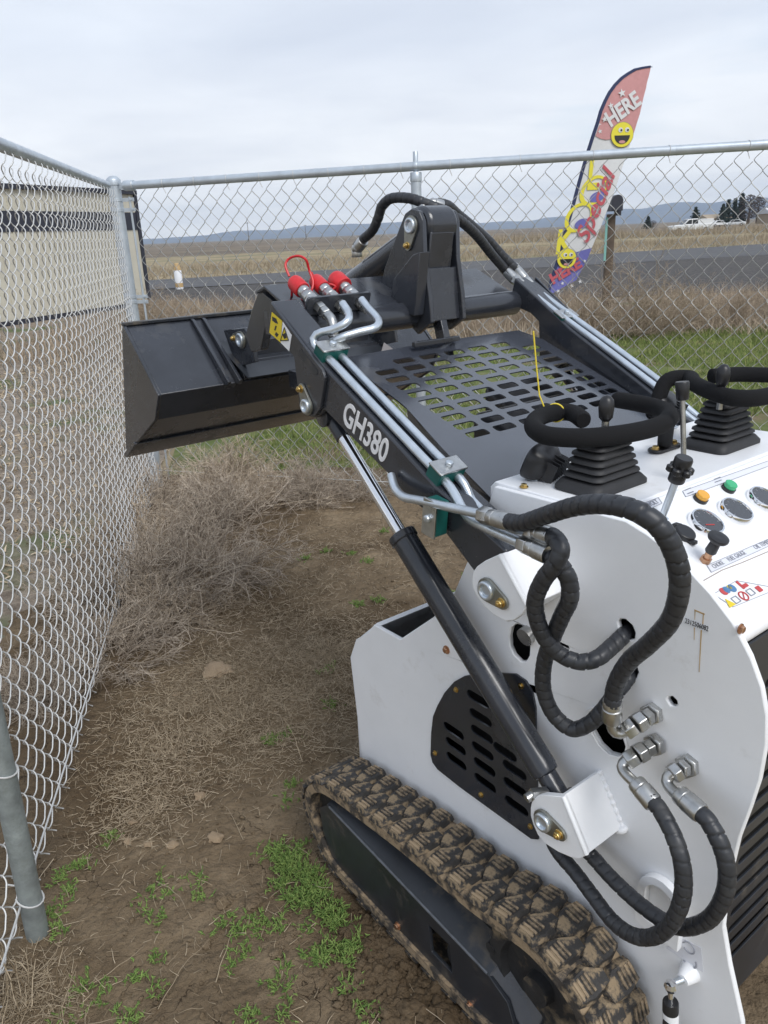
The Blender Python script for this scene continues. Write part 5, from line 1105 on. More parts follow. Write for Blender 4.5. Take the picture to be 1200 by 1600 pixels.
bs_ = fp([(3.3106,12.4,2.7187),(3.3783,12.4,2.6822),(3.464,12.4,2.662),(3.5388,12.4,2.6676),(3.623,12.4,2.6729),(3.8324,12.4,2.7666),(3.9153,12.4,2.9148),(3.8224,12.4,2.9099),(3.5898,12.4,2.9019),(3.359,12.4,2.8603)]); cloth('flag_print', bs_, .006, 'flagred', ff)
pl = MB(); P_ = [Vector((x, FY + wav(x, z) + .004, z)) for x, z in Lf]; pl.tube([Vector((fo_[0] - .10, FY, -.3)), Vector((fo_[0] - .06, FY, .1))] + [p for p in reversed(P_[:-1])], .014, 10); pl.build('flag_pole', 'flagnavy', ff)
def star(px, r):
    x, z = px[0], px[2]; cloth('flag_star', [(x + (r if i % 2 == 0 else r * .42) * math.cos(R_(90 + 36 * i + 15)), z + (r if i % 2 == 0 else r * .42) * math.sin(R_(90 + 36 * i + 15))) for i in range(10)], .010, 'flagwhite', ff)
for p, r in zip([(3.6686,12.4,3.2635),(3.5122,12.4,3.1046),(3.4294,12.4,2.9331),(3.373,12.4,2.7755),(3.2563,12.4,0.9817),(3.2115,12.4,0.6805),(3.0848,12.4,0.6186),(2.9334,12.4,0.663),(2.868,12.4,0.5505)], (.06, .045, .045, .035, .03, .035, .035, .03, .03)): star(p, r)
def ftext(body, a, b, m, off=.0, lift=.012, shear=0.0, hgt=None, name='flag_lettering'):
    a, b = Vector((a[0], FY, a[2])), Vector((b[0], FY, b[2])); ex = (b - a).normalized(); ey = Vector((-ex.z, 0, ex.x))
    q = text(name, body, 1.0, (0, 0, 0), (1, 0, 0), (0, 0, 1), m, ff, off=off, lift=0, shear=shear, thick=.002)
    xs = [v.co.x for v in q.data.vertices]; zs = [v.co.z for v in q.data.vertices]; w_ = max(xs) - min(xs); k_ = (b - a).length / w_; kz = k_ if hgt is None else hgt / (max(zs) - min(zs))
    for v in q.data.vertices:
        p = a + ex * (v.co.x - min(xs)) * k_ + ey * v.co.z * kz; v.co = (p.x, FY - lift + wav(p.x, p.z) + v.co.y, p.z)
    return q
e0, e1 = [(3.529,12.4,2.8287),(3.9739,12.4,3.1287)]; ftext('HERE', e0, e1, 'flagwhite', off=.035, hgt=.22)
for (ch, c_, hh, ww) in zip('LOOK', [(3.3447,12.4,2.2621),(3.3216,12.4,1.982),(3.1182,12.4,1.614),(2.9669,12.4,1.291)], (.50, .30, .36, .36), (.17, .24, .30, .26)):
    if ch == 'O':
        ro = [(c_[0] + .19 * math.cos(t) + .06 * math.sin(t), c_[2] + .21 * math.sin(t)) for t in np.linspace(0, 2 * math.pi, 24)[:-1]]
        b_ = MB(); b_.plate(ro, .003, (0, FY - .011, 0), (1, 0, 0), (0, 0, 1), [[(c_[0] + (x - c_[0]) * .80 + .02, c_[2] + (z - c_[2]) * .80) for x, z in ro]]); b_.v = [(x, y + wav(x, z), z) for x, y, z in b_.v]; b_.build('flag_lettering', 'flagyellow', ff)
        cloth('flag_print', [(c_[0] + .06 + .10 * math.cos(t) + .03 * math.sin(t), c_[2] - .09 + .075 * math.sin(t)) for t in np.linspace(0, 2 * math.pi, 18)[:-1]], .012, 'flagblue', ff)
    else:
        ftext(ch, (c_[0] - ww / 2 - .03, 0, c_[2] - hh / 2), (c_[0] + ww / 2 - .03, 0, c_[2] - hh / 2), 'flagyellow', off=.03, lift=.010, hgt=hh, shear=.12)
e0, e1 = [(3.2732,12.4,1.2327),(3.6587,12.4,2.2588)]; ftext('Special', e0, e1, 'flagtext', off=.018, lift=.016, shear=.35, hgt=.30)
e0, e1 = [(2.7841,12.4,0.6594),(3.2303,12.4,0.9075)]; ftext('HERE', e0, e1, 'flagtext', off=.05, lift=.013, hgt=.17)
def smile(p, r):
    x, z = p[0], p[2]; C_ = lambda cx, cz, a, b, m, l, n=18: cloth('flag_print', [(cx + a * math.cos(t), cz + b * math.sin(t)) for t in np.linspace(0, 2 * math.pi, n + 1)[:-1]], l, m, ff)
    C_(x, z, r * 1.04, r * 1.04, 'woodlight', .014, 24); C_(x, z, r, r, 'flagyellow', .018, 24)
    for s_ in (-1, 1): C_(x + s_ * r * .3 + .02, z + r * .38, r * .2, r * .2, 'flagwhite', .022); C_(x + s_ * r * .3 + .03, z + r * .36, r * .09, r * .09, 'print', .026)
    q = [(x + r * .7 * math.cos(t), z - .05 * r + r * .7 * math.sin(t)) for t in np.linspace(math.pi, 2 * math.pi, 12)]; cloth('flag_print', q, .022, 'print', ff)
    C_(x, z - r * .58, r * .3, r * .13, 'flagred', .026)
d_ = [(3.7043,12.4,2.7207),(2.9778,12.4,1.0303)]; smile(d_[0], .165); smile(d_[1], .145)
for o in list(ff.children): o.matrix_parent_inverse = Matrix.Translation(ff.location).inverted()

# =================================================================== mailbox on a post
mb0 = [(4.3088,15,0.6757)][0]; mz = [(4.3999,15,1.7225)][0]; mt = [(4.3831,15,1.9938)][0]
mbx = empty('mailbox', (mb0[0], 15, -.05)); tag(mbx, 'dark mailbox on a weathered wooden post behind the feather flag', 'mailbox')
m = MB(); m.box((mz[0] - .02, 15, mz[2] / 2 - .05), (.14, .12, mz[2])); m.build('post', 'wood', mbx, bevel=.006)
m = MB(); pr_ = [(-.10, 0), (.10, 0), (.10, .17)] + [(.10 * math.cos(t), .17 + .10 * math.sin(t)) for t in np.linspace(.2, math.pi - .2, 9)] + [(-.10, .17)]
m.plate(pr_, .46, (mz[0] + .01, 15.2, mz[2] + .0), (1, 0, 0), (0, 0, 1)); m.build('mailbox_body', 'trim', mbx, bevel=.006); m = MB(); m.box((mz[0] + .09, 14.98, mz[2] + .02), (.12, .05, .20)); m.build('flag_bracket', 'trim', mbx)
m = MB(); m.box((mz[0] - .115, 14.93, mz[2] - .48), (.04, .02, .75)); m.build('reflector_strip', 'teal', mbx)
for o in list(mbx.children): o.matrix_parent_inverse = Matrix.Translation(mbx.location).inverted()

# marker post by the road on the left
mk = [(-6.8089,28,0.2789)][0]; k_ = empty('marker_post', (mk[0], 28, -.05)); tag(k_, 'short white marker post with a rusty cap standing by the road', 'post')
m = MB(); m.lathe([(.13, 0), (.135, .05), (.13, .62), (.115, .66)], (0, 0, 0), Zv, 14); m.build('post', 'sticker', k_); m = MB(); m.lathe([(.125, .64), (.115, .72), (.08, .86), (.05, .88)], (0, 0, 0), Zv, 14); m.build('cap', 'rust', k_); m = MB(); m.lathe([(.137, .08), (.139, .22)], (0, 0, 0), Zv, 14); m.build('rust_band', 'rust', k_)

# =================================================================== vehicles, houses and trees far off
def wheel(parent, x, y, r=.38):
    m = MB(); m.lathe([(r * .9, -.11), (r, -.09), (r, .09), (r * .9, .11)], (x, y, r), (0, 1, 0), 20, 0); m.lathe([(r * .55, -.115), (r * .55, .115)], (x, y, r), (0, 1, 0), 16, 1); return m.build('wheel', ['rubber', 'steel'], parent)
def pickup(loc, rz):
    k_ = empty('pickup_truck', loc, rz); m = MB()
    m.side([(-2.75, .45), (2.6, .45), (2.7, .7), (2.6, 1.0), (1.2, 1.12), (.95, 1.15), (-.85, 1.18), (-.9, 1.2), (-2.75, 1.2)], -.95, .95); m.build('body', 'carwhite', k_, bevel=.06)
    m = MB(); m.side([(1.25, 1.1), (.55, 1.78), (-.65, 1.82), (-.85, 1.7), (-.85, 1.1)], -.82, .82); m.build('cab', 'carwhite', k_, bevel=.05)
    for y in (-.835, .825):
        for L in ([(1.0, 1.17), (.48, 1.68), (.12, 1.70), (.12, 1.17)], [(.02, 1.17), (.02, 1.70), (-.62, 1.70), (-.72, 1.17)]): MB().side(L, y, y + .01).build('window', 'glass', k_)
    m = MB(); m.add([(1.27, -.7, 1.16), (1.27, .7, 1.16), (.60, .66, 1.75), (.60, -.66, 1.75)], [(0, 1, 2, 3)]); m.build('windscreen', 'glass', k_)
    m = MB()
    for x in (-.95, -2.7): m.tube([(x, -.85, 1.2), (x, -.85, 1.72), (x, .85, 1.72), (x, .85, 1.2)], .04, 6)
    for y in (-.85, .85): m.tube([(-.95, y, 1.72), (-2.7, y, 1.72)], .04, 6); m.box((-1.82, y, 1.45), (1.7, .04, .45))
    m.build('ladder_rack', 'carwhite', k_)
    for x in (-1.75, 1.75):
        for y in (-.9, .9): wheel(k_, x, y)
    return k_
pk = [(42.1099,108,-0.2407)][0]; tag(pickup((pk[0], 108, -.05), math.pi), 'white crew cab pickup truck with a rack driving on the far road', 'pickup truck')
def car(loc, rz, label):
    k_ = empty('parked_car', loc, rz); m = MB(); m.side([(-2.2, .35), (2.2, .35), (2.25, .7), (1.2, .9), (.7, 1.4), (-.9, 1.42), (-1.6, .95), (-2.2, .9)], -.85, .85); m.build('body', 'carwhite', k_, bevel=.06)
    for y in (-.862, .852): MB().side([(1.0, .92), (.62, 1.33), (-.85, 1.34), (-1.35, .95)], y, y + .01).build('window', 'glass', k_)
    for x in (-1.4, 1.4):
        for y in (-.78, .78): wheel(k_, x, y, .33)
    tag(k_, label, 'car', 'cars parked by the far house')
q = [(80.5366,190,-0.2699),(84.592,190,-0.4293)]; car((q[0][0], 190, -.05), .3, 'pale parked car just right of the pickup near the far trees'); car((q[1][0], 190, -.05), 2.6, 'pale parked car below the bare trees by the far house')
def house(loc, w, d, h, rh_, label, wall, roof):
    k_ = empty('house', loc, R_(8)); m = MB(); m.box((0, 0, h / 2), (w, d, h)); m.build('wall', wall, k_); m = MB(); m.plate([(-d / 2 - .4, h), (d / 2 + .4, h), (0, h + rh_)], w + .8, (-w / 2 - .4, 0, 0), (0, 1, 0), (0, 0, 1)); m.build('roof', roof, k_)
    for x in (-.3, .05, .32): m = MB(); m.box((x * w, -d / 2 - .02, h * .55), (1.2, .06, 1.1)); m.build('window', 'glass', k_)
    tag(k_, label, 'house', 'far houses'); return k_
q = [(112.1382,230,-0.5394),(100.3234,230,-0.0755)]; house((q[0][0] + 3.5, 232, -.05), 9, 7, 2.6, 1.6, 'far house with a pale white roof at the right edge', 'tanwall', 'roofw'); house((q[1][0], 240, -.05), 7, 6, 2.0, 1.1, 'low tan far house in front of the dark conifers', 'tanwall', 'tanwall')
def tree(name, loc, h, w, kind, label, group):
    k_ = empty(name, loc); m = MB(); m.tube([(0, 0, 0), (0, 0, h * .3), (.05 * w, 0, h * .85)], [w * .05, w * .04, w * .01], 6)
    for i in range(8): a = i * 2.4; z = h * (.3 + .07 * i); m.tube([(0, 0, z), (w * .3 * math.cos(a), w * .3 * math.sin(a), z + h * .12)], [w * .02, w * .006], 4)
    m.build('trunk', 'wood', k_)
    r_ = np.random.default_rng(int(h * 100)); n_ = 1500; V = []; F = []
    for i in range(n_):
        t = r_.random()
        if kind == 'conifer': z = h * (.08 + .92 * t); rr = w * .5 * (1 - t) ** .8 * (.75 + .25 * math.sin(t * 40)) + .05
        else: z = h * (.22 + .78 * t); rr = w * .5 * math.sqrt(max(0, math.sin(math.pi * min(1, .15 + t * .85)))) * (.8 + .2 * math.sin(9 * t))
        a = r_.random() * 6.28; q_ = rr * r_.random() ** .45; c_ = np.array([q_ * math.cos(a), q_ * math.sin(a), z]); s_ = h * (.035 if kind == 'conifer' else .018)
        p = c_ + r_.normal(size=(3, 3)) * s_; V += [tuple(x) for x in p]; F.append((3 * i, 3 * i + 1, 3 * i + 2))
    m = MB().add(V, F); m.build('crown', 'conifer' if kind == 'conifer' else 'bare', k_, smooth=0); tag(k_, label, 'tree', group)
for tx, d, h, w, kd, lb in (([(101.1348,236,-0.5675)][0][0], 236, 5.6, 3.4, 'conifer', 'dark conifer leftmost of the far clump'), ([(103.4965,238,-0.6442)][0][0], 238, 6.8, 3.2, 'conifer', 'taller dark conifer second from left in the far clump'), ([(106.2632,240,-0.7367)][0][0], 240, 7.0, 3.0, 'conifer', 'dark conifer right of the two left ones in the far clump'), ([(110.8646,246,-0.869)][0][0], 246, 8.4, 4.4, 'conifer', 'tallest far conifer beside the bare trees'), ([(111.5497,242,-0.9283)][0][0], 242, 8.0, 8.5, 'bare', 'broad bare tree in the far clump'), ([(114.9807,244,-1.0469)][0][0], 244, 7.4, 6.5, 'bare', 'bare rounded tree at the right of the far clump'), ([(125.8121,260,-1.3433)][0][0], 260, 4.6, 6.0, 'conifer', 'low dark tree behind the white roofed far house'), ([(79.0732,200,0.0086)][0][0], 200, 4.6, 4.0, 'conifer', 'small dark tree standing alone behind the pickup truck'), ([(67.5569,200,0.4611)][0][0], 200, 3.0, 3.0, 'conifer', 'tiny dark tree left of the pickup truck on the plain'), ([(70.5385,205,0.3843)][0][0], 205, 2.0, 3.0, 'bare', 'tiny bare shrub beside the tiny dark tree')):
    tree('conifer' if kd == 'conifer' else 'bare_tree', (tx, d, -.05), h, w, kd, lb, 'trees far out on the plain')
def pole(tx, d, h, label):
    k_ = empty('utility_pole', (tx, d, -.05)); m = MB(); m.tube([(0, 0, 0), (0, 0, h)], [.16, .11], 8); m.build('pole', 'wood', k_); m = MB(); m.box((0, 0, h - .6), (2.2, .12, .14)); m.build('crossarm', 'wood', k_); tag(k_, label, 'utility pole', 'far utility poles')
pole([(-63.5996,420,0.5928)][0][0], 420, 10, 'thin utility pole on the plain left of the red caps'); pole([(-42.3823,520,0.8635)][0][0], 520, 9, 'thin utility pole above the tilt cylinder hose end')

# =================================================================== vegetation
def grow(P, n, length, spread, K, jit, droop, start=(.25, 1.0), seed=1):
    """children sprouting along the parent centre lines P (N,K0,3)"""
    r_ = np.random.default_rng(seed); Nn, K0, _ = P.shape; idx = np.repeat(np.arange(Nn), n); t = r_.uniform(*start, size=len(idx)) * (K0 - 1); i0 = np.minimum(t.astype(int), K0 - 2); f_ = (t - i0)[:, None]
    a = P[idx, i0]; b = P[idx, i0 + 1]; p = a + (b - a) * f_; d = (b - a) / (np.linalg.norm(b - a, axis=1, keepdims=True) + 1e-9)
    d = d + r_.normal(size=d.shape) * spread; d /= np.linalg.norm(d, axis=1, keepdims=True); L = length * r_.uniform(.5, 1.2, size=(len(idx), 1)) / (K - 1); out_ = [p]
    for k_ in range(K - 1): d = d + r_.normal(size=d.shape) * jit; d[:, 2] -= droop; d /= np.linalg.norm(d, axis=1, keepdims=True); out_.append(out_[-1] + d * L)
    return np.stack(out_, 1)
def resamp(P, K):
    t = np.linspace(0, P.shape[1] - 1, K); i0 = np.minimum(t.astype(int), P.shape[1] - 2); f_ = (t - i0)[None, :, None]; return P[:, i0] * (1 - f_) + P[:, i0 + 1] * f_
def bush_mesh(name, m, R, H, n0, n1, n2, r0, seed, up=.6, tri=3):
    r_ = np.random.default_rng(seed); a = r_.uniform(0, 2 * math.pi, n0); el = r_.uniform(.05, 1.35, n0) ** 1; d = np.stack([np.cos(a) * np.cos(el), np.sin(a) * np.cos(el), np.sin(el) * H / R], 1)
    base = np.stack([np.cos(a) * .05, np.sin(a) * .05, np.zeros(n0)], 1) * R; L = R * r_.uniform(.6, 1.05, (n0, 1)) / 5; P = [base]
    for k_ in range(5): d = d + r_.normal(size=d.shape) * .16; d[:, 2] -= .05; P.append(P[-1] + d * L)
    P0 = np.stack(P, 1); P0[:, :, 2] = np.abs(P0[:, :, 2])
    P1 = grow(P0, n1, R * .42, .55, 5, .18, .02, seed=seed + 1); P2 = grow(P1, n2, R * .16, .7, 4, .25, -.02, seed=seed + 2)
    A = np.concatenate([resamp(P0, 5), resamp(P1, 5), resamp(P2, 5)]); A[:, :, 2] = np.maximum(A[:, :, 2], .002)
    tp = np.linspace(1, .45, 5)[None, :]; Rr = np.concatenate([np.full((len(P0), 5), r0) * tp, np.full((len(P1), 5), r0 * .62) * tp, np.full((len(P2), 5), r0 * .45) * tp]); return strands(A, Rr, name, m, tri)
BM = [bush_mesh('dry_weed', 'twig' if i % 2 else 'twigdark', .40, .34, 44, 12, 5, .0030, 10 + i) for i in range(3)]
spots = [(-1.08, 2.62, .80, 0, 'grey dry weed clump nearest the camera against the left fence'), (-.93, 2.92, .72, 1, 'grey dry weed clump with pale tips beside the flat tan stone'), (-1.12, 3.05, 1.1, 2, 'tangled dry weed in the middle of the heap by the left fence'), (-.86, 3.30, 1.0, 0, 'dry weed bulging out of the heap towards the open dirt'), (-1.2, 3.6, 1.15, 1, 'dark tangled weed deep in the heap by the left fence'), (-.86, 3.85, 1.05, 2, 'dry weed heap below the bucket edge'), (-1.3, 4.2, 1.2, 0, 'dry weed pushed into the fence corner'), (-.85, 4.35, 1.05, 1, 'dry weed below the middle of the bucket'), (-.48, 4.42, .8, 2, 'low dry weed along the back fence under the lettered arm'), (-.15, 4.5, .6, 0, 'smallest dry weed along the back fence by the piston rod'), (-1.0, 4.75, 1.1, 1, 'dry weed behind the bucket at the back fence'), (-1.25, 2.35, .6, 2, 'low dry weed poking through the left fence mesh')]
for i, (x, y, s_, v_, lb) in enumerate(spots):
    o = link('dry_weed', BM[v_], None, (x, y, -.01), (random.uniform(-.1, .1), random.uniform(-.1, .1), random.uniform(0, 6.28)), (s_, s_, s_ * random.uniform(.8, 1.0))); tag(o, lb, 'dry weed', 'dry weeds heaped along the fences')
TB = [bush_mesh('tall_dry_bush', 'brush', .55, .95, 60, 11, 5, .0030, 30 + i) for i in range(2)]
bb = [(3.75, 11.2, 1.25, 'tallest tan dry bush beyond the fence behind the right arm pipes'), (3.1, 11.5, .9, 'tan dry bush beyond the fence left of the tallest one'), (4.6, 11.7, .85, 'tan dry bush beyond the fence right of the tallest one'), (5.5, 12.0, .75, 'low tan dry bush beyond the fence near the right edge'), (6.3, 11.9, .95, 'tan dry bush beyond the fence at the right edge'), (2.3, 12.3, .75, 'tan dry bush beyond the fence below the feather flag'), (1.4, 12.0, .6, 'low tan dry bush beyond the fence right of the tilt bracket'), (7.2, 12.2, .8, 'tan dry bush beyond the fence past the right edge'), (-3.6, 14.2, .8, 'dry bush beyond the back fence close to the corner post'), (-2.8, 14.8, .7, 'dry bush beyond the back fence over the bucket lip'), (-1.9, 14.4, .65, 'dry bush beyond the back fence left of the link arm'), (-4.3, 15.2, .9, 'dry bush beyond the back fence at the cream building corner'), (-1.0, 15.2, .6, 'dry bush beyond the back fence behind the red caps'), (.2, 14.6, .55, 'dry bush beyond the back fence behind the tilt cylinder')]
for i, (x, y, s_, lb) in enumerate(bb):
    o = link('dry_bush', TB[i % 2], None, (x, y, -.05), (0, 0, random.uniform(0, 6.28)), (s_ * 1.15, s_ * 1.15, s_)); tag(o, lb, 'dry bush', 'dry bushes beyond the back fence')
def scatter(name, m, xy, zf, L, lean, r, K=4, seed=5, tri=2, jit=.12, droop=.05):
    r_ = np.random.default_rng(seed); n_ = len(xy); z = np.array([zf(x, y) for x, y in xy]); p = np.stack([xy[:, 0], xy[:, 1], z], 1); a = r_.uniform(0, 2 * math.pi, n_)
    ln = np.abs(r_.normal(size=n_)) * lean; d = np.stack([np.cos(a) * ln, np.sin(a) * ln, np.ones(n_)], 1); d /= np.linalg.norm(d, axis=1, keepdims=True); l = L * r_.uniform(.45, 1.25, (n_, 1)) / (K - 1); P = [p]
    for k_ in range(K - 1): d = d + r_.normal(size=d.shape) * jit; d[:, 2] -= droop; d /= np.linalg.norm(d, axis=1, keepdims=True); P.append(P[-1] + d * l)
    P = np.stack(P, 1); o = link(name, strands(P, np.full((n_, K), r) * np.linspace(1, .3, K)[None, :], name, m, tri)); o['kind'] = 'stuff'; return o
r_ = np.random.default_rng(3)
flat = lambda x, y: -.04
# lawn beyond the back fence
xy = np.stack([r_.uniform(-1.2, 7.5, 60000), r_.uniform(4.55, 11.6, 60000)], 1); xy = np.array([q for q in xy if noise.noise(Vector((q[0] * 1.1, q[1] * .8, 2))) > -.28 and q[0] < q[1] * .68 + .3 and q[0] > q[1] * -.35]); scatter('lawn_grass', 'lawn', xy, flat, .075, .9, .0042, 3, seed=6)
xy = np.stack([r_.uniform(-6, 9, 52000), r_.uniform(10.8, 23, 52000)], 1); xy = np.array([q for q in xy if noise.noise(Vector((q[0] * .5, q[1] * .5, 7))) > (-.2 if q[1] < 17 else .08) and q[1] < 19 - q[0] * .3]); scatter('dry_stalks', 'brush', xy, flat, .30, .7, .0045, 3, seed=7)
xy = np.stack([r_.uniform(-32, 60, 26000), r_.uniform(0, 18, 26000)], 1); xy[:, 1] += 39.5 + xy[:, 0] * .42; scatter('roadside_grass', 'drygrass', xy, lambda x, y: -.05, .42, .7, .014, 3, seed=8)
xy = np.stack([r_.uniform(10, 75, 7000), r_.uniform(88, 104, 7000)], 1); scatter('field_grass', 'drygrass', xy, lambda x, y: -.05, .95, .5, .03, 3, seed=18)
xy = np.stack([r_.uniform(-9, -1.25, 26000), r_.uniform(1.5, 12, 26000)], 1); xy = np.array([q for q in xy if q[0] < -1.02 - (q[1] - 1.36) * .165 - .05 and noise.noise(Vector((q[0] * .9, q[1] * .9, 5))) > -.35]); scatter('dead_leaves', 'straw', xy, lambda x, y: -.034, .06, 3.0, .006, 3, seed=9, droop=.25)
# straw and chaff lying on the soil
def gmix(x, y): return max(math.exp(-(((x - a) / sx) ** 2 + ((y - b) / sy) ** 2)) * w for a, b, sx, sy, w in ((-.52, 2.3, .32, .34, .85), (-.22, 2.5, .26, .34, .8), (-.72, 1.92, .16, .26, .7), (-.28, 2.08, .22, .16, .5), (-.82, 1.17, .12, .10, .8), (-.55, 3.0, .3, .35, .25), (-.3, 3.5, .5, .5, .10), (-.45, 1.5, .6, .4, .025)))
xy = np.stack([r_.uniform(-1.0, .35, 190000), r_.uniform(.95, 4.5, 190000)], 1); xy = np.array([q for q in xy if r_.random() < gmix(*q) * (.45 + .9 * max(0, .5 + noise.noise(Vector((q[0] * 6, q[1] * 6, 1)))))])
scatter('straw_litter', 'straw', xy, lambda x, y: soil_h(x, y) + .003, .034, 9.0, .0011, 4, seed=12, tri=3, jit=.16, droop=.0)
xy = np.stack([r_.uniform(-1.0, .3, 160), r_.uniform(1.0, 3.6, 160)], 1); q = np.stack([r_.normal(-.86, .05, 70), r_.normal(1.17, .06, 70)], 1); scatter('pale_stalks', 'straw', q, soil_h, .20, 1.3, .0016, 7, seed=31, tri=3, jit=.16, droop=.05)
scatter('long_straws', 'straw', xy, lambda x, y: soil_h(x, y) + .006, .15, 8.0, .0014, 7, seed=13, tri=3, jit=.13, droop=.0)
# small green weeds
tufts = [(-0.2665,1.5818,-0),(-0.2821,1.5395,0),(-0.2475,1.5167,0),(-0.2928,1.4884,0),(-0.2272,1.4651,0),(-0.1943,1.4438,0),(-0.2639,1.4378,-0),(-0.2311,1.4172,-0),(-0.1608,1.395,0),(-0.1441,1.3581,0),(-0.1826,1.3779,0),(-0.301,1.5619,0),(-0.3263,1.6074,-0),(-0.2143,1.5046,0),(-0.1188,1.2563,0),(-0.1557,1.2904,0),(-0.1054,1.288,0),(-0.1825,1.2593,0),(-0.2122,1.2768,0),(-0.6024,1.515,-0),(-0.6212,1.466,0),(-0.5701,1.4634,-0),(-0.621,1.4371,-0),(-0.5882,1.4019,0),(-0.564,1.379,-0),(-0.5104,1.5,0),(-0.4916,1.4496,0),(-0.4149,1.3716,0),(-0.4342,1.3549,0),(-0.3742,1.3519,0),(-0.3469,1.3682,0),(-0.3281,1.3409,0),(-0.3704,1.2843,0),(-0.35,1.2915,0),(-0.382,1.2687,-0),(-0.3058,1.3398,0),(-0.2771,1.3471,0),(-0.2168,1.3355,-0),(-0.2573,1.2315,0),(-0.2755,1.2096,0),(-0.2441,1.1715,0),(-0.2529,1.1299,0),(-0.3057,1.1322,0),(-0.3234,1.1194,0),(-0.5591,1.2933,0),(-0.6832,1.2359,0),(-0.6448,1.2041,0),(-0.6919,1.2211,0),(-0.5913,1.2316,0),(-0.5309,1.2138,0),(-0.8408,1.5485,0),(-0.8235,1.5689,0),(-0.8538,1.5181,-0),(-0.8177,1.4861,-0),(-0.8274,1.4288,0),(-0.8436,1.4111,0),(-0.8066,1.3557,0),(-0.7186,1.1641,0),(-0.693,1.1491,0),(-0.0758,1.1221,0),(-0.0563,1.1078,0),(-0.0955,1.1298,0),(-0.572,1.1438,0),(-0.5965,1.1588,0),(-0.3066,1.7765,0),(-0.3042,1.8439,0),(-0.2458,2.4283,0),(-0.2247,2.4703,0),(-0.78,1.6652,0),(-0.1168,1.1875,0),(-0.24,1.6253,0)]
far_t = [(-0.2996,3.5902,0),(-0.1748,3.5275,0),(-0.3892,3.494,0),(0.382,3.1929,0),(-0.0439,3.0359,0),(-0.1277,3.0125,0),(-0.2019,2.2429,0),(-0.8073,5.676,0),(-1.3506,5.9576,0),(-1.3649,5.5465,0),(-0.088,3.4234,0),(-0.0043,3.8412,-0),(-0.3374,2.0745,0),(0.2651,3.0383,0),(-0.3953,2.0454,0)]
P = []; rr_ = np.random.default_rng(21)
for i, t_ in enumerate(list(tufts) + list(far_t)):
    x, y = t_[0], t_[1]; z = soil_h(x, y); main = i < 18; n_ = 42 if main else int(rr_.integers(8, 20)) if i < len(tufts) else 24; s_ = rr_.uniform(.022, .04) if main else rr_.uniform(.012, .026) if i < len(tufts) else .026
    a = rr_.uniform(0, 6.28, n_); d = np.stack([np.cos(a) * rr_.uniform(.3, 1.6, n_), np.sin(a) * rr_.uniform(.3, 1.6, n_), np.ones(n_)], 1); d /= np.linalg.norm(d, axis=1, keepdims=True)
    q = [np.stack([x + rr_.normal(size=n_) * .012, y + rr_.normal(size=n_) * .012, np.full(n_, z - .002)], 1)]
    for k_ in range(3): d = d + rr_.normal(size=d.shape) * .12; d[:, 2] -= .12; q.append(q[-1] + d * s_ / 3 * rr_.uniform(.6, 1.2, (n_, 1)))
    P.append(np.stack(q, 1))
P = np.concatenate(P); P1 = resamp(grow(P, 5, .011, .75, 3, .1, .0, start=(.35, 1), seed=4), 4); A = np.concatenate([P, P1]); Rr = np.concatenate([np.full((len(P), 4), .0011), np.full((len(P1), 4), .0016)]) * np.array([1, 1, .8, .25])[None, :]
o = link('green_weeds', strands(A, Rr, 'green_weeds', 'grass', 3)); o['kind'] = 'stuff'

# =================================================================== stones and clods
def rock(seed, flat=.7):
    bm = bmesh.new(); bmesh.ops.create_icosphere(bm, subdivisions=3, radius=1)
    for v in bm.verts: n_ = noise.fractal(v.co * 1.2 + Vector((seed * 7.1, 0, 0)), .6, 2.2, 5); v.co *= 1 + .45 * n_; v.co.z *= flat
    me = bpy.data.meshes.new('rock'); bm.to_mesh(me); bm.free(); me.polygons.foreach_set('use_smooth', [True] * len(me.polygons)); me.set_sharp_from_angle(angle=R_(62)); return me
RK = [rock(i) for i in range(6)]
for r in RK: r.materials.append(M['soil'])
RS = [rock(20 + i, .45) for i in range(3)]
for r in RS: r.materials.append(M['stone'])
def stone(px, s_, me, label, cat, name, group=None, rz=None):
    x, y = px[0], px[1]; o = link(name, me, None, (x, y, soil_h(x, y) + s_ * .2), (random.uniform(-.3, .3), random.uniform(-.3, .3), random.uniform(0, 6.28) if rz is None else rz), (s_ * random.uniform(.9, 1.3), s_, s_ * random.uniform(.8, 1.1))); tag(o, label, cat, group); return o
q = [(-0.6475,2.4814,0),(-0.6066,2.4782,0),(-0.601,1.6274,0),(-0.5661,1.8162,0),(-0.4858,1.6392,-0),(-0.3529,1.4196,0),(-0.425,1.4271,0),(-0.4482,1.3144,0),(-0.6632,1.6309,0),(-0.7336,1.7253,0),(-0.7622,2.3467,0),(-0.281,1.28,0),(-0.7243,1.6527,-0)]
stone(q[0], .045, RS[0], 'largest flat tan stone on the dirt beside the dry weeds', 'stone', 'tan_stone', 'stones lying on the dirt'); stone(q[1], .022, RS[1], 'chip of tan stone touching the largest flat stone', 'stone', 'tan_stone', 'stones lying on the dirt')
for p, s_, lb in zip(q[2:], (.015, .014, .017, .022, .022, .013, .011, .012, .012, .015, .011), ('angular tan stone in the middle of the open dirt', 'pale oblong stone below the straw', 'oblong tan stone near the hollow beside the track', 'grey clod among the green weeds by the track', 'brown clod left of the grey one in the weeds', 'upright pale clod between two weed tufts', 'small tan stone left of the angular stone', 'small pale stone below the weeds by the fence', 'small pale stone below the grey dry weeds', 'grey leaf shaped clod among weeds near the track', 'smallest tan stone close to the near fence post')): stone(p, s_, RS[random.randrange(3)] if 'stone' in lb else RK[random.randrange(6)], lb, 'stone' if 'stone' in lb else 'dirt clod', 'tan_stone' if 'stone' in lb else 'dirt_clod', 'stones lying on the dirt' if 'stone' in lb else 'clods lying on the dirt')
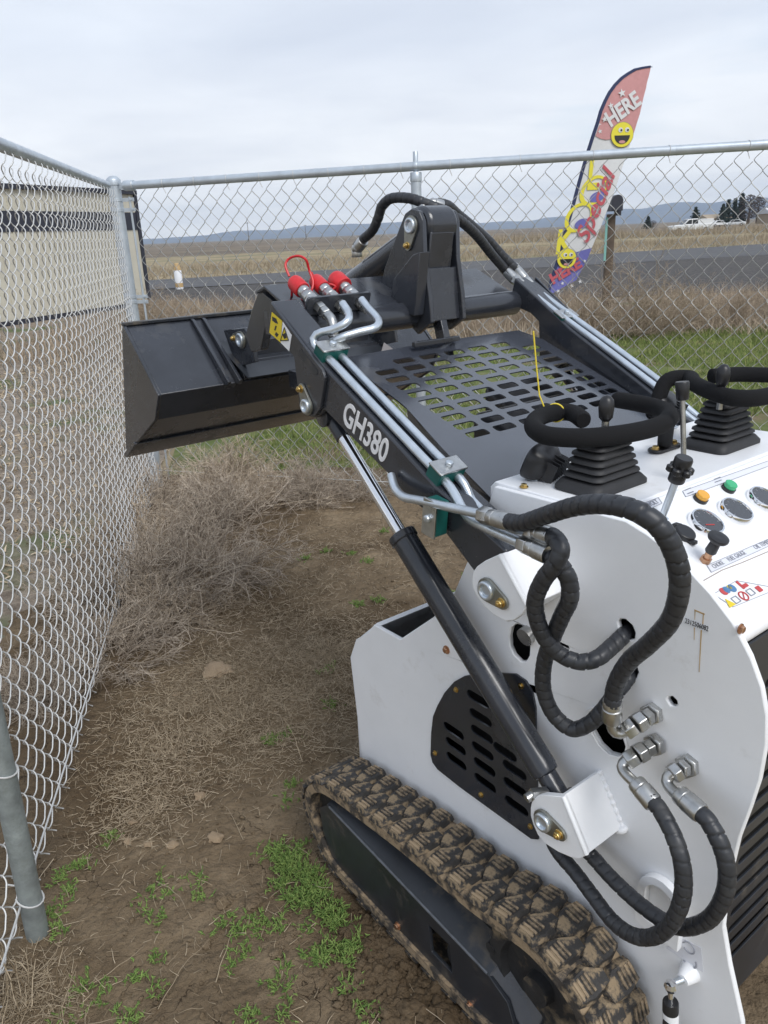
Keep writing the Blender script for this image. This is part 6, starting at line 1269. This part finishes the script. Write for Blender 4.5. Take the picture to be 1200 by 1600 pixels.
# churned clods along the track
cq = [(-0.0548,1.3362,0),(-0.0405,1.3014,0),(-0.0766,1.2866,0),(-0.0623,1.2616,0),(-0.0342,1.2523,0),(-0.0126,1.2673,0),(0.0003,1.235,0),(-0.0417,1.2216,0),(-0.0213,1.2055,0),(0.0129,1.2039,0),(0.0321,1.1808,0),(-0.0022,1.1678,0),(-0.0289,1.1763,0),(-0.0556,1.207,0),(0.0234,1.1454,0),(0.0508,1.1583,0),(0.0756,1.1361,0),(0.0093,1.1252,0),(-0.0167,1.1332,0),(0.0609,1.1162,0),(0.0862,1.1083,0),(-0.0427,1.1483,0),(-0.0829,1.1934,0),(-0.0972,1.2318,0),(0.0345,1.1106,0),(-0.1061,1.3215,0),(-0.0843,1.3376,0),(-0.0301,1.1201,0)]
for i, p in enumerate(cq): stone(p, random.choice((.008, .011, .014, .018, .026)), RK[i % 6], 'brown dirt clod in the churned soil along the track', 'dirt clod', 'dirt_clod', 'clods churned up along the track')
ICO = []
for i in range(8):
    bm = bmesh.new(); bmesh.ops.create_icosphere(bm, subdivisions=1 if i % 2 else 2, radius=1)
    for v in bm.verts: v.co *= 1 + .5 * noise.fractal(v.co * 1.3 + Vector((i * 3.3, 1, 0)), .8, 2, 3)
    bm.verts.index_update(); ICO.append(([v.co.copy() for v in bm.verts], [tuple(v.index for v in f.verts) for f in bm.faces])); bm.free()
V = []; F = []; m = MB(); rr_ = np.random.default_rng(77)
for i in range(4200):
    if i < 2200: t = rr_.random(); c_ = Vector(cq[rr_.integers(len(cq))]) + Vector((rr_.normal() * .045, rr_.normal() * .045, 0))
    else: c_ = Vector((rr_.uniform(-.95, .25), rr_.uniform(1.0, 3.4), 0))
    s_ = abs(rr_.normal()) * (.0042 if i < 2200 else .0026) + .0015; c_.z = soil_h(c_.x, c_.y) + s_ * .3; p = [c_ + Vector(rr_.normal(size=3)).normalized() * s_ * rr_.uniform(.7, 1.2) for _ in range(4)]
    q_ = ICO[i % 8]; k_ = Vector((rr_.uniform(.8, 1.3), rr_.uniform(.8, 1.3), rr_.uniform(.6, .9))) * s_
    m.add([c_ + Vector((v.x * k_.x, v.y * k_.y, v.z * k_.z)) for v in q_[0]], q_[1])
o = m.build('soil_crumbs', 'soil', None, smooth=65); o['kind'] = 'stuff'

# =================================================================== air
hz = MB().box((0, 3500, 150), (15800, 7900 + 800, 310)); hzm = bpy.data.materials.new('haze'); hzm.use_nodes = True; t = hzm.node_tree; t.nodes.clear(); oo = t.nodes.new('ShaderNodeOutputMaterial'); pv = t.nodes.new('ShaderNodeVolumePrincipled'); pv.inputs['Color'].default_value = (.66, .80, 1, 1); pv.inputs['Density'].default_value = .00016; t.links.new(pv.outputs[0], oo.inputs['Volume'])
h_ = hz.build('haze', hzm, None, smooth=0); h_['kind'] = 'stuff'
